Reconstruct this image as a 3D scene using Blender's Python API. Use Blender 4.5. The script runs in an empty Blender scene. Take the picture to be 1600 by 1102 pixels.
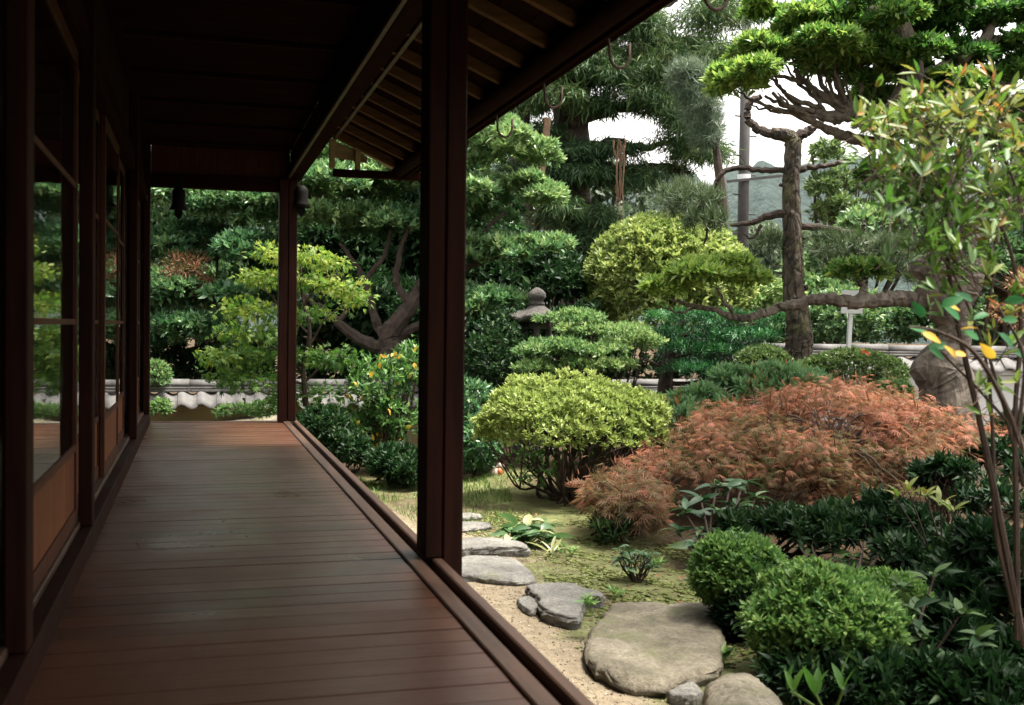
import bpy, bmesh, math, random
import numpy as np
from mathutils import Vector, Matrix

rng = np.random.default_rng(7)
random.seed(7)
SC = bpy.context.scene
COL = SC.collection
PI = math.pi

# ------------------------------------------------------------------ camera
EYE = 1.42
FPX = 1750.0            # focal length in pixels of a 1600 wide frame
TH, PH, RO = math.radians(15.8), math.radians(-1.3), math.radians(0.7)
F = np.array([math.sin(TH)*math.cos(PH), math.cos(TH)*math.cos(PH), math.sin(PH)])
R0 = np.array([math.cos(TH), -math.sin(TH), 0.0])
U0 = np.cross(R0, F)
R = R0*math.cos(RO) + U0*math.sin(RO)
U = U0*math.cos(RO) - R0*math.sin(RO)
CAMP = np.array([0, 0, EYE])
cam_data = bpy.data.cameras.new('camera')
cam = bpy.data.objects.new('camera', cam_data)
COL.objects.link(cam)
cam.matrix_world = Matrix(((R[0], U[0], -F[0], 0), (R[1], U[1], -F[1], 0), (R[2], U[2], -F[2], EYE), (0, 0, 0, 1)))
cam_data.sensor_width = 36.0
cam_data.lens = FPX/1600*36.0
cam_data.clip_start = 0.05
cam_data.clip_end = 2000
cam_data.dof.use_dof = True
cam_data.dof.focus_distance = 9.5
cam_data.dof.aperture_fstop = 4.5
SC.camera = cam

# ------------------------------------------------------------------ light
SUN_EL, SUN_AZ = math.radians(71), math.radians(100)     # azimuth clockwise from +Y
world = bpy.data.worlds.new('World')
SC.world = world
world.use_nodes = True
wn, wl = world.node_tree.nodes, world.node_tree.links
bg = wn['Background']
sky = wn.new('ShaderNodeTexSky')
sky.sky_type = 'NISHITA'
sky.sun_disc = False
sky.sun_elevation = SUN_EL
sky.sun_rotation = SUN_AZ
sky.air_density = 1.0
sky.dust_density = 4.0
sky.ozone_density = 1.0
hs = wn.new('ShaderNodeHueSaturation')       # overcast: the cloud layer takes most of the blue away
hs.inputs['Saturation'].default_value = 0.10
wl.new(sky.outputs[0], hs.inputs['Color'])
wt = wn.new('ShaderNodeMix'); wt.data_type = 'RGBA'; wt.blend_type = 'MULTIPLY'; wt.inputs[0].default_value = 1.0
wt.inputs[7].default_value = (1.0, 0.965, 0.91, 1)     # warm film stock under a milky sky
wl.new(hs.outputs[0], wt.inputs[6]); wl.new(wt.outputs[2], bg.inputs['Color'])
bg.inputs['Strength'].default_value = 0.15
sun_data = bpy.data.lights.new('sun', 'SUN')
sun_data.energy = 3.2
sun_data.angle = math.radians(12)
sun_data.color = (1.0, 0.93, 0.81)
sun = bpy.data.objects.new('sun', sun_data)
COL.objects.link(sun)
sdir = Vector((math.sin(SUN_AZ)*math.cos(SUN_EL), math.cos(SUN_AZ)*math.cos(SUN_EL), math.sin(SUN_EL)))
sun.rotation_euler = sdir.to_track_quat('Z', 'Y').to_euler()
SC.view_settings.view_transform = 'Standard'
SC.view_settings.look = 'None'
SC.view_settings.gamma = 1
SC.view_settings.use_curve_mapping = False
SC.view_settings.exposure = 1.9
SC.cycles.max_bounces = 8
SC.cycles.transparent_max_bounces = 8

# ------------------------------------------------------------------ placing helpers
def ray(px, py):
    return F + R*(px-800)/FPX + U*(551-py)/FPX
def at(px, py, d):
    return CAMP + ray(px, py)*d
def onz(px, py, z=0.0):
    r = ray(px, py)
    return CAMP + r*((z-EYE)/r[2])
FH = np.array([math.sin(TH), math.cos(TH), 0.0])

# ------------------------------------------------------------------ object helpers
def link(o, parent=None):
    COL.objects.link(o)
    if parent is not None:
        o.parent = parent
    return o
def tag(o, label=None, cat=None, group=None, kind=None):
    if label: o['label'] = label
    if cat: o['category'] = cat
    if group: o['group'] = group
    if kind: o['kind'] = kind
    return o
def thing(name, label, cat, loc=(0, 0, 0), group=None):
    o = bpy.data.objects.new(name, None)
    o.empty_display_size = 0.1
    o.location = tuple(float(v) for v in loc)
    link(o)
    return tag(o, label, cat, group)
def rel(o, root):
    """child meshes are built in world space; put them under a root that sits at its base"""
    if root is not None:
        o.parent = root
        p = root
        off = Vector((0, 0, 0))
        while p is not None:
            off += p.location
            p = p.parent
        o.location = -off
    return o

class MB:
    """collects simple shapes in world space, builds one mesh"""
    def __init__(self):
        self.v, self.f = [], []
    def add(self, vs, fs):
        n = len(self.v)
        self.v += [tuple(float(c) for c in v) for v in vs]
        self.f += [tuple(i+n for i in f) for f in fs]
    def box(self, x0, x1, y0, y1, z0, z1):
        self.add([(x0,y0,z0),(x1,y0,z0),(x1,y1,z0),(x0,y1,z0),(x0,y0,z1),(x1,y0,z1),(x1,y1,z1),(x0,y1,z1)],
                 [(3,2,1,0),(4,5,6,7),(0,1,5,4),(1,2,6,5),(2,3,7,6),(3,0,4,7)])
        return self
    def prism(self, prof, y0, y1, axis='y'):
        """extrude an x,z profile along y"""
        n = len(prof)
        if axis == 'y':
            vs = [(x, y0, z) for x, z in prof] + [(x, y1, z) for x, z in prof]
        else:
            vs = [(y0, x, z) for x, z in prof] + [(y1, x, z) for x, z in prof]
        fs = [tuple(range(n))[::-1], tuple(range(n, 2*n))]
        fs += [(i, (i+1) % n, n+(i+1) % n, n+i) for i in range(n)]
        self.add(vs, fs)
        return self
    def bar(self, a, b, w, h, up=(0, 0, 1)):
        a, b = np.array(a, float), np.array(b, float)
        d = (b-a)/np.linalg.norm(b-a)
        s = np.cross(d, up); s /= np.linalg.norm(s)
        u = np.cross(s, d)
        c = [(-w/2, -h/2), (w/2, -h/2), (w/2, h/2), (-w/2, h/2)]
        self.add([a+s*i+u*j for i, j in c]+[b+s*i+u*j for i, j in c],
                 [(3,2,1,0),(4,5,6,7),(0,1,5,4),(1,2,6,5),(2,3,7,6),(3,0,4,7)])
        return self
    def tube(self, pts, rad, sides=6, rough=0.0, cap=True):
        pts = np.asarray(pts, float)
        rad = np.asarray(rad, float)*np.ones(len(pts))
        n = len(pts)
        t = np.gradient(pts, axis=0)
        t /= np.linalg.norm(t, axis=1)[:, None]+1e-9
        ref = np.array([0.31, 0.77, 0.2]) if abs(t[0][2]) > 0.8 else np.array([0, 0, 1.0])
        vs = []
        ang = np.arange(sides)*2*PI/sides
        for i in range(n):
            s = np.cross(t[i], ref); s /= np.linalg.norm(s)+1e-9
            u = np.cross(t[i], s)
            rr = rad[i]*(1+rough*rng.normal(size=sides)) if rough else rad[i]*np.ones(sides)
            vs += list(pts[i]+np.outer(np.cos(ang)*rr, s)+np.outer(np.sin(ang)*rr, u))
        fs = []
        for i in range(n-1):
            for j in range(sides):
                k = (j+1) % sides
                fs.append((i*sides+j, i*sides+k, (i+1)*sides+k, (i+1)*sides+j))
        if cap:
            fs.append(tuple(range(sides))[::-1]); fs.append(tuple(range((n-1)*sides, n*sides)))
        self.add(vs, fs)
        return self
    def lathe(self, c, prof, n=20, squash=1.0):
        vs, fs = [], []
        for r, z in prof:
            for j in range(n):
                a = 2*PI*j/n
                vs.append((c[0]+r*math.cos(a), c[1]+r*squash*math.sin(a), c[2]+z))
        m = len(prof)
        for i in range(m-1):
            for j in range(n):
                k = (j+1) % n
                fs.append((i*n+j, i*n+k, (i+1)*n+k, (i+1)*n+j))
        fs.append(tuple(range(n))[::-1]); fs.append(tuple(range((m-1)*n, m*n)))
        self.add(vs, fs)
        return self
    def build(self, name, mat, parent=None, smooth=False, bevel=0.0, jit=0.0):
        me = bpy.data.meshes.new(name)
        v = self.v
        if jit:
            a = np.array(v); a += rng.normal(size=a.shape)*jit; v = [tuple(q) for q in a]
        me.from_pydata(v, [], self.f)
        me.materials.append(mat)
        if bevel:
            bm = bmesh.new(); bm.from_mesh(me)
            bmesh.ops.bevel(bm, geom=list(bm.edges), offset=bevel, segments=1, affect='EDGES')
            bm.to_mesh(me); bm.free()
        if smooth:
            me.polygons.foreach_set('use_smooth', [True]*len(me.polygons))
        me.update()
        o = bpy.data.objects.new(name, me)
        link(o)
        rel(o, parent)
        return o

def curve(pts, n=6):
    """Catmull-Rom through pts, n samples a span"""
    p = np.asarray(pts, float)
    if len(p) < 3: 
        return np.array([p[0]+(p[-1]-p[0])*t for t in np.linspace(0, 1, n+1)])
    q = np.vstack([2*p[0]-p[1], p, 2*p[-1]-p[-2]])
    out = []
    for i in range(1, len(q)-2):
        for t in np.linspace(0, 1, n, endpoint=False):
            a, b, c, d = q[i-1], q[i], q[i+1], q[i+2]
            out.append(0.5*((2*b)+(c-a)*t+(2*a-5*b+4*c-d)*t*t+(3*b-a-3*c+d)*t**3))
    out.append(p[-1])
    return np.array(out)
def limb(mb, pts, r0, r1, sides=7, n=5, rough=0.06, power=1.0, wob=0.0):
    c = curve(pts, n)
    if wob:
        c[1:-1] += rng.normal(size=c[1:-1].shape)*wob
    t = np.linspace(0, 1, len(c))**power
    return mb.tube(c, r0+(r1-r0)*t, sides, rough)
def limb_r(mb, pts, rads, sides=12, n=6, rough=0.06):
    c = curve(pts, n)
    r = np.interp(np.linspace(0, 1, len(c)), np.linspace(0, 1, len(rads)), rads)
    return mb.tube(c, r, sides, rough)

# ------------------------------------------------------------------ materials
def newmat(name):
    m = bpy.data.materials.new(name)
    m.use_nodes = True
    nt = m.node_tree
    return m, nt.nodes, nt.links, nt.nodes['Principled BSDF']
def ramp(n, stops):
    r = n.new('ShaderNodeValToRGB')
    e = r.color_ramp.elements
    while len(e) > 1: e.remove(e[-1])
    e[0].position = stops[0][0]; e[0].color = (*stops[0][1], 1)
    for p, c in stops[1:]:
        x = e.new(p); x.color = (*c, 1)
    return r
def noise(n, l, scale, detail=4, rough=0.55, vec=None, dist=0.0):
    t = n.new('ShaderNodeTexNoise')
    t.inputs['Scale'].default_value = scale
    t.inputs['Detail'].default_value = detail
    t.inputs['Roughness'].default_value = rough
    t.inputs['Distortion'].default_value = dist
    if vec is not None: l.new(vec, t.inputs['Vector'])
    return t
def mapping(n, l, scale, kind='Object', rot=(0, 0, 0)):
    tc = n.new('ShaderNodeTexCoord'); mp = n.new('ShaderNodeMapping')
    mp.inputs['Scale'].default_value = scale
    mp.inputs['Rotation'].default_value = rot
    l.new(tc.outputs[kind], mp.inputs['Vector'])
    return mp.outputs[0]
def bump(n, l, h, bs, strength, dist=0.01):
    b = n.new('ShaderNodeBump')
    b.inputs['Strength'].default_value = strength
    b.inputs['Distance'].default_value = dist
    l.new(h, b.inputs['Height']); l.new(b.outputs[0], bs.inputs['Normal'])
    return b

def wood(name, c0, c1, grain=(3, 40, 40), rough=0.5, bmp=0.25, spec=0.4, rvar=0.0):
    m, n, l, b = newmat(name)
    vec = mapping(n, l, grain)
    oi = n.new('ShaderNodeObjectInfo')
    add = n.new('ShaderNodeVectorMath'); add.operation = 'MULTIPLY_ADD'
    sh = n.new('ShaderNodeCombineXYZ')
    for k in range(3): l.new(oi.outputs['Random'], sh.inputs[k])
    add.inputs[1].default_value = (37, 53, 71)
    l.new(sh.outputs[0], add.inputs[0]); l.new(vec, add.inputs[2])
    t = noise(n, l, 1.0, 6, 0.6, add.outputs[0], 0.6)
    geo = n.new('ShaderNodeNewGeometry')
    big = noise(n, l, 1.6, 5, 0.6, geo.outputs['Position'], 0.3)
    mul = n.new('ShaderNodeMath'); mul.operation = 'MULTIPLY_ADD'
    l.new(big.outputs[0], mul.inputs[0]); mul.inputs[1].default_value = 0.6
    l.new(t.outputs[0], mul.inputs[2])
    ad2 = n.new('ShaderNodeMath'); ad2.operation = 'MULTIPLY_ADD'
    l.new(oi.outputs['Random'], ad2.inputs[0]); ad2.inputs[1].default_value = rvar
    l.new(mul.outputs[0], ad2.inputs[2])
    r = ramp(n, [(0.45, c0), (1.05+rvar*0.5 if 1.05+rvar*0.5 < 1 else 1.0, c1)])
    l.new(ad2.outputs[0], r.inputs[0])
    l.new(r.outputs[0], b.inputs['Base Color'])
    rr = n.new('ShaderNodeMapRange')
    rr.inputs['From Min'].default_value = 0.3; rr.inputs['From Max'].default_value = 0.8
    rr.inputs['To Min'].default_value = rough-0.12; rr.inputs['To Max'].default_value = rough+0.2
    l.new(big.outputs[0], rr.inputs['Value']); l.new(rr.outputs[0], b.inputs['Roughness'])
    b.inputs['Specular IOR Level'].default_value = spec
    bump(n, l, t.outputs[0], b, bmp, 0.004)
    return m

M = {}
M['post'] = wood('dark_post_wood', (0.004, 0.0013, 0.0009), (0.024, 0.0075, 0.0045), (30, 30, 2.5), 0.7, 0.25, 0.08)
M['beam'] = wood('dark_beam_wood', (0.006, 0.002, 0.0014), (0.022, 0.008, 0.005), (30, 2.5, 30), 0.85, 0.25, 0.02)
M['rafter'] = wood('rafter_wood', (0.035, 0.018, 0.008), (0.12, 0.066, 0.03), (3, 40, 40), 0.8, 0.25, 0.1)
M['gable'] = wood('pale_gable_wood', (0.20, 0.16, 0.09), (0.40, 0.33, 0.20), (3, 40, 40), 0.8, 0.25, 0.1)
M['rail'] = wood('worn_rail_wood', (0.014, 0.006, 0.004), (0.070, 0.035, 0.021), (40, 2.5, 40), 0.5)
M['floor'] = wood('polished_floor_wood', (0.011, 0.004, 0.0021), (0.072, 0.028, 0.0145), (2.0, 45, 45), 0.36, 0.45, 0.48, 0.55)
M['door'] = wood('red_brown_door_wood', (0.020, 0.0055, 0.0025), (0.065, 0.019, 0.0075), (40, 40, 3), 0.6, 0.25, 0.2)
M['panel'] = wood('orange_brown_panel_wood', (0.05, 0.015, 0.0055), (0.15, 0.048, 0.016), (30, 30, 2.2), 0.6, 0.25, 0.2)
M['roofboard'] = wood('dark_roof_board', (0.006, 0.0025, 0.0016), (0.02, 0.009, 0.006), (3, 25, 25), 0.95, 0.25, 0.0)

def plain(name, col, rough=0.6, var=0.25, scale=8, bmp=0.2, metal=0.0, spec=0.4):
    m, n, l, b = newmat(name)
    t = noise(n, l, scale, 5, 0.6, mapping(n, l, (1, 1, 1)))
    r = ramp(n, [(0.3, tuple(c*(1-var) for c in col)), (0.7, tuple(min(1, c*(1+var)) for c in col))])
    l.new(t.outputs[0], r.inputs[0]); l.new(r.outputs[0], b.inputs['Base Color'])
    b.inputs['Roughness'].default_value = rough
    b.inputs['Metallic'].default_value = metal
    b.inputs['Specular IOR Level'].default_value = spec
    t2 = noise(n, l, scale*6, 5, 0.6, mapping(n, l, (1, 1, 1)))
    bump(n, l, t2.outputs[0], b, bmp, 0.01)
    return m
M['bell'] = plain('dark_bronze', (0.005, 0.004, 0.0035), 0.7, 0.3, 20, 0.2, 0.0, 0.1)
M['hook'] = plain('rusty_iron', (0.05, 0.024, 0.015), 0.7, 0.4, 40)
M['plaster'] = plain('pale_plaster', (0.62, 0.63, 0.63), 0.85, 0.10, 3, 0.15)
M['ochre'] = plain('ochre_plaster', (0.20, 0.16, 0.085), 0.9, 0.2, 3, 0.15)
M['tile'] = plain('grey_roof_tile', (0.10, 0.096, 0.095), 0.7, 0.45, 5, 0.2)
M['tileshade'] = plain('dark_bedding_clay', (0.10, 0.095, 0.09), 0.9, 0.3, 6)
M['concrete'] = plain('weathered_pole', (0.055, 0.052, 0.052), 0.8, 0.25, 4)
M['white'] = plain('white_painted_metal', (0.70, 0.72, 0.73), 0.5, 0.06, 5, 0.05)
M['paper'] = plain('shoji_paper', (0.42, 0.41, 0.42), 0.8, 0.05, 3, 0.05)
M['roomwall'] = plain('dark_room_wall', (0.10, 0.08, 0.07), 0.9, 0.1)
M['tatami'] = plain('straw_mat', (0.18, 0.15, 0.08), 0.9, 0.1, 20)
M['figure_pale'] = plain('pale_glazed_clay', (0.62, 0.52, 0.46), 0.4, 0.1, 10)
M['figure_orange'] = plain('orange_glazed_clay', (0.50, 0.14, 0.05), 0.4, 0.15, 10)
M['figure_grey'] = plain('grey_glazed_clay', (0.40, 0.33, 0.30), 0.4, 0.25, 30)

def stone_mat(name, c0, c1, c2, moss=0.0):
    m, n, l, b = newmat(name)
    v = mapping(n, l, (1, 1, 1))
    t = noise(n, l, 3.2, 8, 0.68, v, 0.4)
    r = ramp(n, [(0.3, c0), (0.5, c1), (0.72, c2)])
    l.new(t.outputs[0], r.inputs[0])
    sp = noise(n, l, 55, 3, 0.7, v)
    spr = ramp(n, [(0.35, (0.55, 0.55, 0.55)), (0.65, (1.25, 1.25, 1.25))])
    l.new(sp.outputs[0], spr.inputs[0])
    mx = n.new('ShaderNodeMix'); mx.data_type = 'RGBA'; mx.blend_type = 'MULTIPLY'
    mx.inputs[0].default_value = 0.7
    l.new(r.outputs[0], mx.inputs[6]); l.new(spr.outputs[0], mx.inputs[7])
    out = mx.outputs[2]
    if moss:
        mo = noise(n, l, 2.2, 6, 0.7, v)
        mr = ramp(n, [(0.62-moss*0.3, (0, 0, 0)), (0.78-moss*0.3, (1, 1, 1))])
        l.new(mo.outputs[0], mr.inputs[0])
        m2 = n.new('ShaderNodeMix'); m2.data_type = 'RGBA'
        l.new(mr.outputs[0], m2.inputs[0]); l.new(out, m2.inputs[6])
        m2.inputs[7].default_value = (0.13, 0.14, 0.055, 1)
        out = m2.outputs[2]
    l.new(out, b.inputs['Base Color'])
    b.inputs['Roughness'].default_value = 0.85
    h = noise(n, l, 9, 9, 0.7, v)
    bump(n, l, h.outputs[0], b, 1.0, 0.045)
    return m
M['stone'] = stone_mat('garden_stone', (0.075, 0.063, 0.043), (0.185, 0.16, 0.115), (0.34, 0.30, 0.23), 0.35)
M['slate'] = stone_mat('blue_grey_stone', (0.085, 0.081, 0.076), (0.185, 0.178, 0.162), (0.30, 0.288, 0.262), 0.1)
M['lantern'] = stone_mat('lantern_granite', (0.032, 0.028, 0.026), (0.07, 0.062, 0.057), (0.16, 0.142, 0.13), 0.3)

def bark(name, c0, c1, scale=(14, 14, 4), bmp=1.0, moss=None, cracks=0.0):
    m, n, l, b = newmat(name)
    v = mapping(n, l, scale)
    t = noise(n, l, 1.0, 7, 0.65, v, 0.8)
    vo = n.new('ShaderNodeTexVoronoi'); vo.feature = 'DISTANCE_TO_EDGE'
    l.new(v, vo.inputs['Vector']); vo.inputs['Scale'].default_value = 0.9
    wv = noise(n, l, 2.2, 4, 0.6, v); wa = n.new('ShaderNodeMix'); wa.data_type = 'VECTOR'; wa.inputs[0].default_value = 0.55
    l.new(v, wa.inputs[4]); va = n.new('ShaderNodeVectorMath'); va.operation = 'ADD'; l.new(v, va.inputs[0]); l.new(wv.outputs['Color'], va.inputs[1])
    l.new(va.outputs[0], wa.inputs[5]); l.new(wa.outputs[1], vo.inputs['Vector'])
    r = ramp(n, [(0.3, c0), (0.7, c1)])
    pl = n.new('ShaderNodeMath'); pl.operation = 'MULTIPLY_ADD'
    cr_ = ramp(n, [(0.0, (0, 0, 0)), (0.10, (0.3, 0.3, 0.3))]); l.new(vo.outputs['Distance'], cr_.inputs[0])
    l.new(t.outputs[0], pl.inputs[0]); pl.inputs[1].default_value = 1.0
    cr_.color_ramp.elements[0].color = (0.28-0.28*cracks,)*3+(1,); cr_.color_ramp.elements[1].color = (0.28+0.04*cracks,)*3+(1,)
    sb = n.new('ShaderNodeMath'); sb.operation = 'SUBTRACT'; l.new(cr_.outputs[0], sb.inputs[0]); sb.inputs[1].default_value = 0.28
    l.new(sb.outputs[0], pl.inputs[2])  # cracks darkened in the bark colour too, standing in for crevice shade
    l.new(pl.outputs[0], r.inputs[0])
    out = r.outputs[0]
    if moss:
        mo = noise(n, l, 4, 5, 0.65, mapping(n, l, (1, 1, 1)))
        mr = ramp(n, [(0.5, (0, 0, 0)), (0.68, (0.8, 0.8, 0.8))])
        l.new(mo.outputs[0], mr.inputs[0])
        m2 = n.new('ShaderNodeMix'); m2.data_type = 'RGBA'
        l.new(mr.outputs[0], m2.inputs[0]); l.new(out, m2.inputs[6])
        m2.inputs[7].default_value = (*moss, 1)
        out = m2.outputs[2]
    l.new(out, b.inputs['Base Color'])
    b.inputs['Roughness'].default_value = 0.9
    mu = n.new('ShaderNodeMath'); mu.operation = 'MULTIPLY_ADD'
    vr = ramp(n, [(0.0, (0, 0, 0)), (0.18, (1, 1, 1))])
    l.new(vo.outputs['Distance'], vr.inputs[0])
    l.new(vr.outputs[0], mu.inputs[0]); mu.inputs[1].default_value = 0.6*cracks
    l.new(t.outputs[0], mu.inputs[2])
    bump(n, l, mu.outputs[0], b, bmp, 0.03)
    return m
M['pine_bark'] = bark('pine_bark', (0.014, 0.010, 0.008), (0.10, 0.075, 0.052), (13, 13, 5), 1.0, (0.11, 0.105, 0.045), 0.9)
M['grey_bark'] = bark('smooth_grey_bark', (0.028, 0.021, 0.016), (0.205, 0.172, 0.138), (9, 9, 6), 1.0)
M['dark_bark'] = bark('dark_bark', (0.02, 0.014, 0.011), (0.075, 0.052, 0.04), (14, 14, 5), 0.8)
M['stem'] = bark('thin_stem_bark', (0.02, 0.012, 0.009), (0.07, 0.043, 0.03), (30, 30, 8), 0.5)
M['vine'] = bark('dry_vine', (0.09, 0.05, 0.03), (0.24, 0.15, 0.09), (30, 30, 8), 0.5)
M['green_stem'] = plain('green_stem', (0.10, 0.16, 0.04), 0.5)

def leafmat(name, stops, trans=0.28, rough=0.42, spec=0.45, tr_gain=1.5):
    """colour by the per-leaf 'tint' attribute: leaves of one plant differ in age"""
    m, n, l, b = newmat(name)
    a = n.new('ShaderNodeAttribute'); a.attribute_name = 'tint'
    r = ramp(n, stops)
    l.new(a.outputs['Fac'], r.inputs[0])
    l.new(r.outputs[0], b.inputs['Base Color'])
    b.inputs['Roughness'].default_value = rough
    b.inputs['Specular IOR Level'].default_value = spec
    tr = n.new('ShaderNodeBsdfTranslucent')
    g = n.new('ShaderNodeMix'); g.data_type = 'RGBA'; g.blend_type = 'MULTIPLY'
    g.inputs[0].default_value = 1.0
    l.new(r.outputs[0], g.inputs[6]); g.inputs[7].default_value = (tr_gain, tr_gain*1.05, tr_gain*0.85, 1)
    l.new(g.outputs[2], tr.inputs['Color'])
    mx = n.new('ShaderNodeMixShader')
    mx.inputs[0].default_value = trans
    l.new(b.outputs[0], mx.inputs[1]); l.new(tr.outputs[0], mx.inputs[2])
    l.new(mx.outputs[0], n['Material Output'].inputs['Surface'])
    return m
G = {}
G['evergreen'] = leafmat('evergreen_leaf', [(0, (0.032, 0.09, 0.038)), (0.5, (0.095, 0.20, 0.080)), (1, (0.28, 0.38, 0.16))], 0.25, 0.34, 0.5)
G['camellia'] = leafmat('dark_glossy_leaf', [(0, (0.026, 0.085, 0.040)), (0.5, (0.068, 0.165, 0.070)), (1, (0.18, 0.29, 0.12))], 0.22, 0.32, 0.5)
G['maple'] = leafmat('green_maple_leaf', [(0, (0.03, 0.085, 0.022)), (0.5, (0.09, 0.18, 0.032)), (1, (0.29, 0.33, 0.06))], 0.4, 0.5, 0.3)
G['azalea'] = leafmat('yellow_green_leaf', [(0, (0.09, 0.14, 0.035)), (0.5, (0.24, 0.31, 0.085)), (1, (0.40, 0.45, 0.17))], 0.3, 0.5, 0.3)
G['topiary'] = leafmat('clipped_dome_leaf', [(0, (0.07, 0.12, 0.03)), (0.5, (0.20, 0.27, 0.075)), (1, (0.38, 0.42, 0.16))], 0.3, 0.42, 0.4)
G['layered'] = leafmat('fresh_green_leaf', [(0, (0.05, 0.11, 0.04)), (0.5, (0.13, 0.23, 0.085)), (1, (0.32, 0.38, 0.16))], 0.35, 0.5, 0.3)
G['yew'] = leafmat('yew_needle', [(0, (0.012, 0.055, 0.022)), (0.5, (0.026, 0.12, 0.042)), (1, (0.08, 0.24, 0.07))], 0.2, 0.45, 0.4)
G['rhodo'] = leafmat('rhododendron_leaf', [(0, (0.06, 0.14, 0.06)), (0.6, (0.16, 0.29, 0.13)), (0.93, (0.20, 0.30, 0.14)), (1, (0.42, 0.16, 0.06))], 0.3, 0.42, 0.4)
G['bush'] = leafmat('small_bush_leaf', [(0, (0.035, 0.07, 0.02)), (0.5, (0.09, 0.145, 0.045)), (1, (0.19, 0.25, 0.10))], 0.25, 0.5, 0.35)
G['red'] = leafmat('red_lace_leaf', [(0, (0.085, 0.10, 0.035)), (0.3, (0.17, 0.13, 0.065)), (0.6, (0.27, 0.138, 0.09)), (1, (0.42, 0.17, 0.115))], 0.35, 0.55, 0.25, 1.3)
G['near'] = leafmat('box_leaf', [(0, (0.03, 0.085, 0.025)), (0.5, (0.09, 0.19, 0.05)), (1, (0.26, 0.38, 0.12))], 0.3, 0.42, 0.3)
G['aucuba'] = leafmat('broad_glossy_leaf', [(0, (0.02, 0.06, 0.022)), (0.6, (0.045, 0.11, 0.045)), (1, (0.13, 0.19, 0.08))], 0.2, 0.36, 0.4)
G['hosta'] = leafmat('variegated_leaf', [(0, (0.04, 0.10, 0.035)), (0.6, (0.09, 0.17, 0.07)), (1, (0.42, 0.42, 0.22))], 0.25, 0.35, 0.5)
G['nandina'] = leafmat('nandina_leaf', [(0, (0.04, 0.11, 0.018)), (0.45, (0.10, 0.18, 0.03)), (0.75, (0.19, 0.18, 0.04)), (1, (0.33, 0.125, 0.04))], 0.32, 0.45, 0.35)
G['yellow'] = leafmat('yellow_autumn_leaf', [(0, (0.42, 0.26, 0.03)), (1, (0.62, 0.38, 0.05))], 0.35, 0.5, 0.3)
G['big'] = leafmat('deep_green_leaf', [(0, (0.015, 0.09, 0.03)), (1, (0.04, 0.17, 0.05))], 0.4, 0.5, 0.2)
G['cedar'] = leafmat('cedar_spray', [(0, (0.018, 0.05, 0.02)), (0.5, (0.05, 0.11, 0.036)), (1, (0.13, 0.17, 0.06))], 0.2, 0.55, 0.3)
G['pine'] = leafmat('pine_needle', [(0, (0.035, 0.065, 0.03)), (0.5, (0.075, 0.115, 0.055)), (1, (0.14, 0.18, 0.10))], 0.15, 0.5, 0.35)
G['silver'] = leafmat('silver_pine_needle', [(0, (0.06, 0.10, 0.06)), (1, (0.17, 0.22, 0.15))], 0.15, 0.5, 0.35)
G['gnarl'] = leafmat('bright_broad_leaf', [(0, (0.025, 0.08, 0.02)), (0.5, (0.07, 0.165, 0.035)), (1, (0.25, 0.34, 0.08))], 0.4, 0.35, 0.45)
G['back'] = leafmat('backdrop_leaf', [(0, (0.035, 0.09, 0.04)), (0.5, (0.095, 0.18, 0.07)), (1, (0.24, 0.32, 0.13))], 0.25, 0.45, 0.4)
G['brown'] = leafmat('dry_brown_leaf', [(0, (0.07, 0.03, 0.015)), (1, (0.22, 0.11, 0.06))], 0.25, 0.6, 0.2)
G['grass'] = leafmat('grass_blade', [(0, (0.06, 0.13, 0.03)), (1, (0.16, 0.24, 0.06))], 0.3, 0.5, 0.3)
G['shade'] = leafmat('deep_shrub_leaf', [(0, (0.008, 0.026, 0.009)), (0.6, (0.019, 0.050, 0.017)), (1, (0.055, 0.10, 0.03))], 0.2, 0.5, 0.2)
G['flower'] = leafmat('red_petal', [(0, (0.5, 0.05, 0.03)), (1, (0.6, 0.10, 0.04))], 0.3, 0.5, 0.3)
G['ginger'] = leafmat('lance_leaf', [(0, (0.04, 0.12, 0.02)), (1, (0.10, 0.20, 0.04))], 0.35, 0.4, 0.4)

# ------------------------------------------------------------------ foliage
_ph = rng.uniform(0, 6.28, (6, 3)); _fr = rng.normal(size=(6, 3))
def lumps(p, f=1.0):
    s = 0
    for i in range(6):
        s = s + np.sin(p@(_fr[i]*f)*1.7+_ph[i, 0])*np.cos(p@(_fr[(i+2) % 6]*f)+_ph[i, 1])
    return s/3.0
def unit(a):
    return a/(np.linalg.norm(a, axis=-1, keepdims=True)+1e-9)

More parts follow.
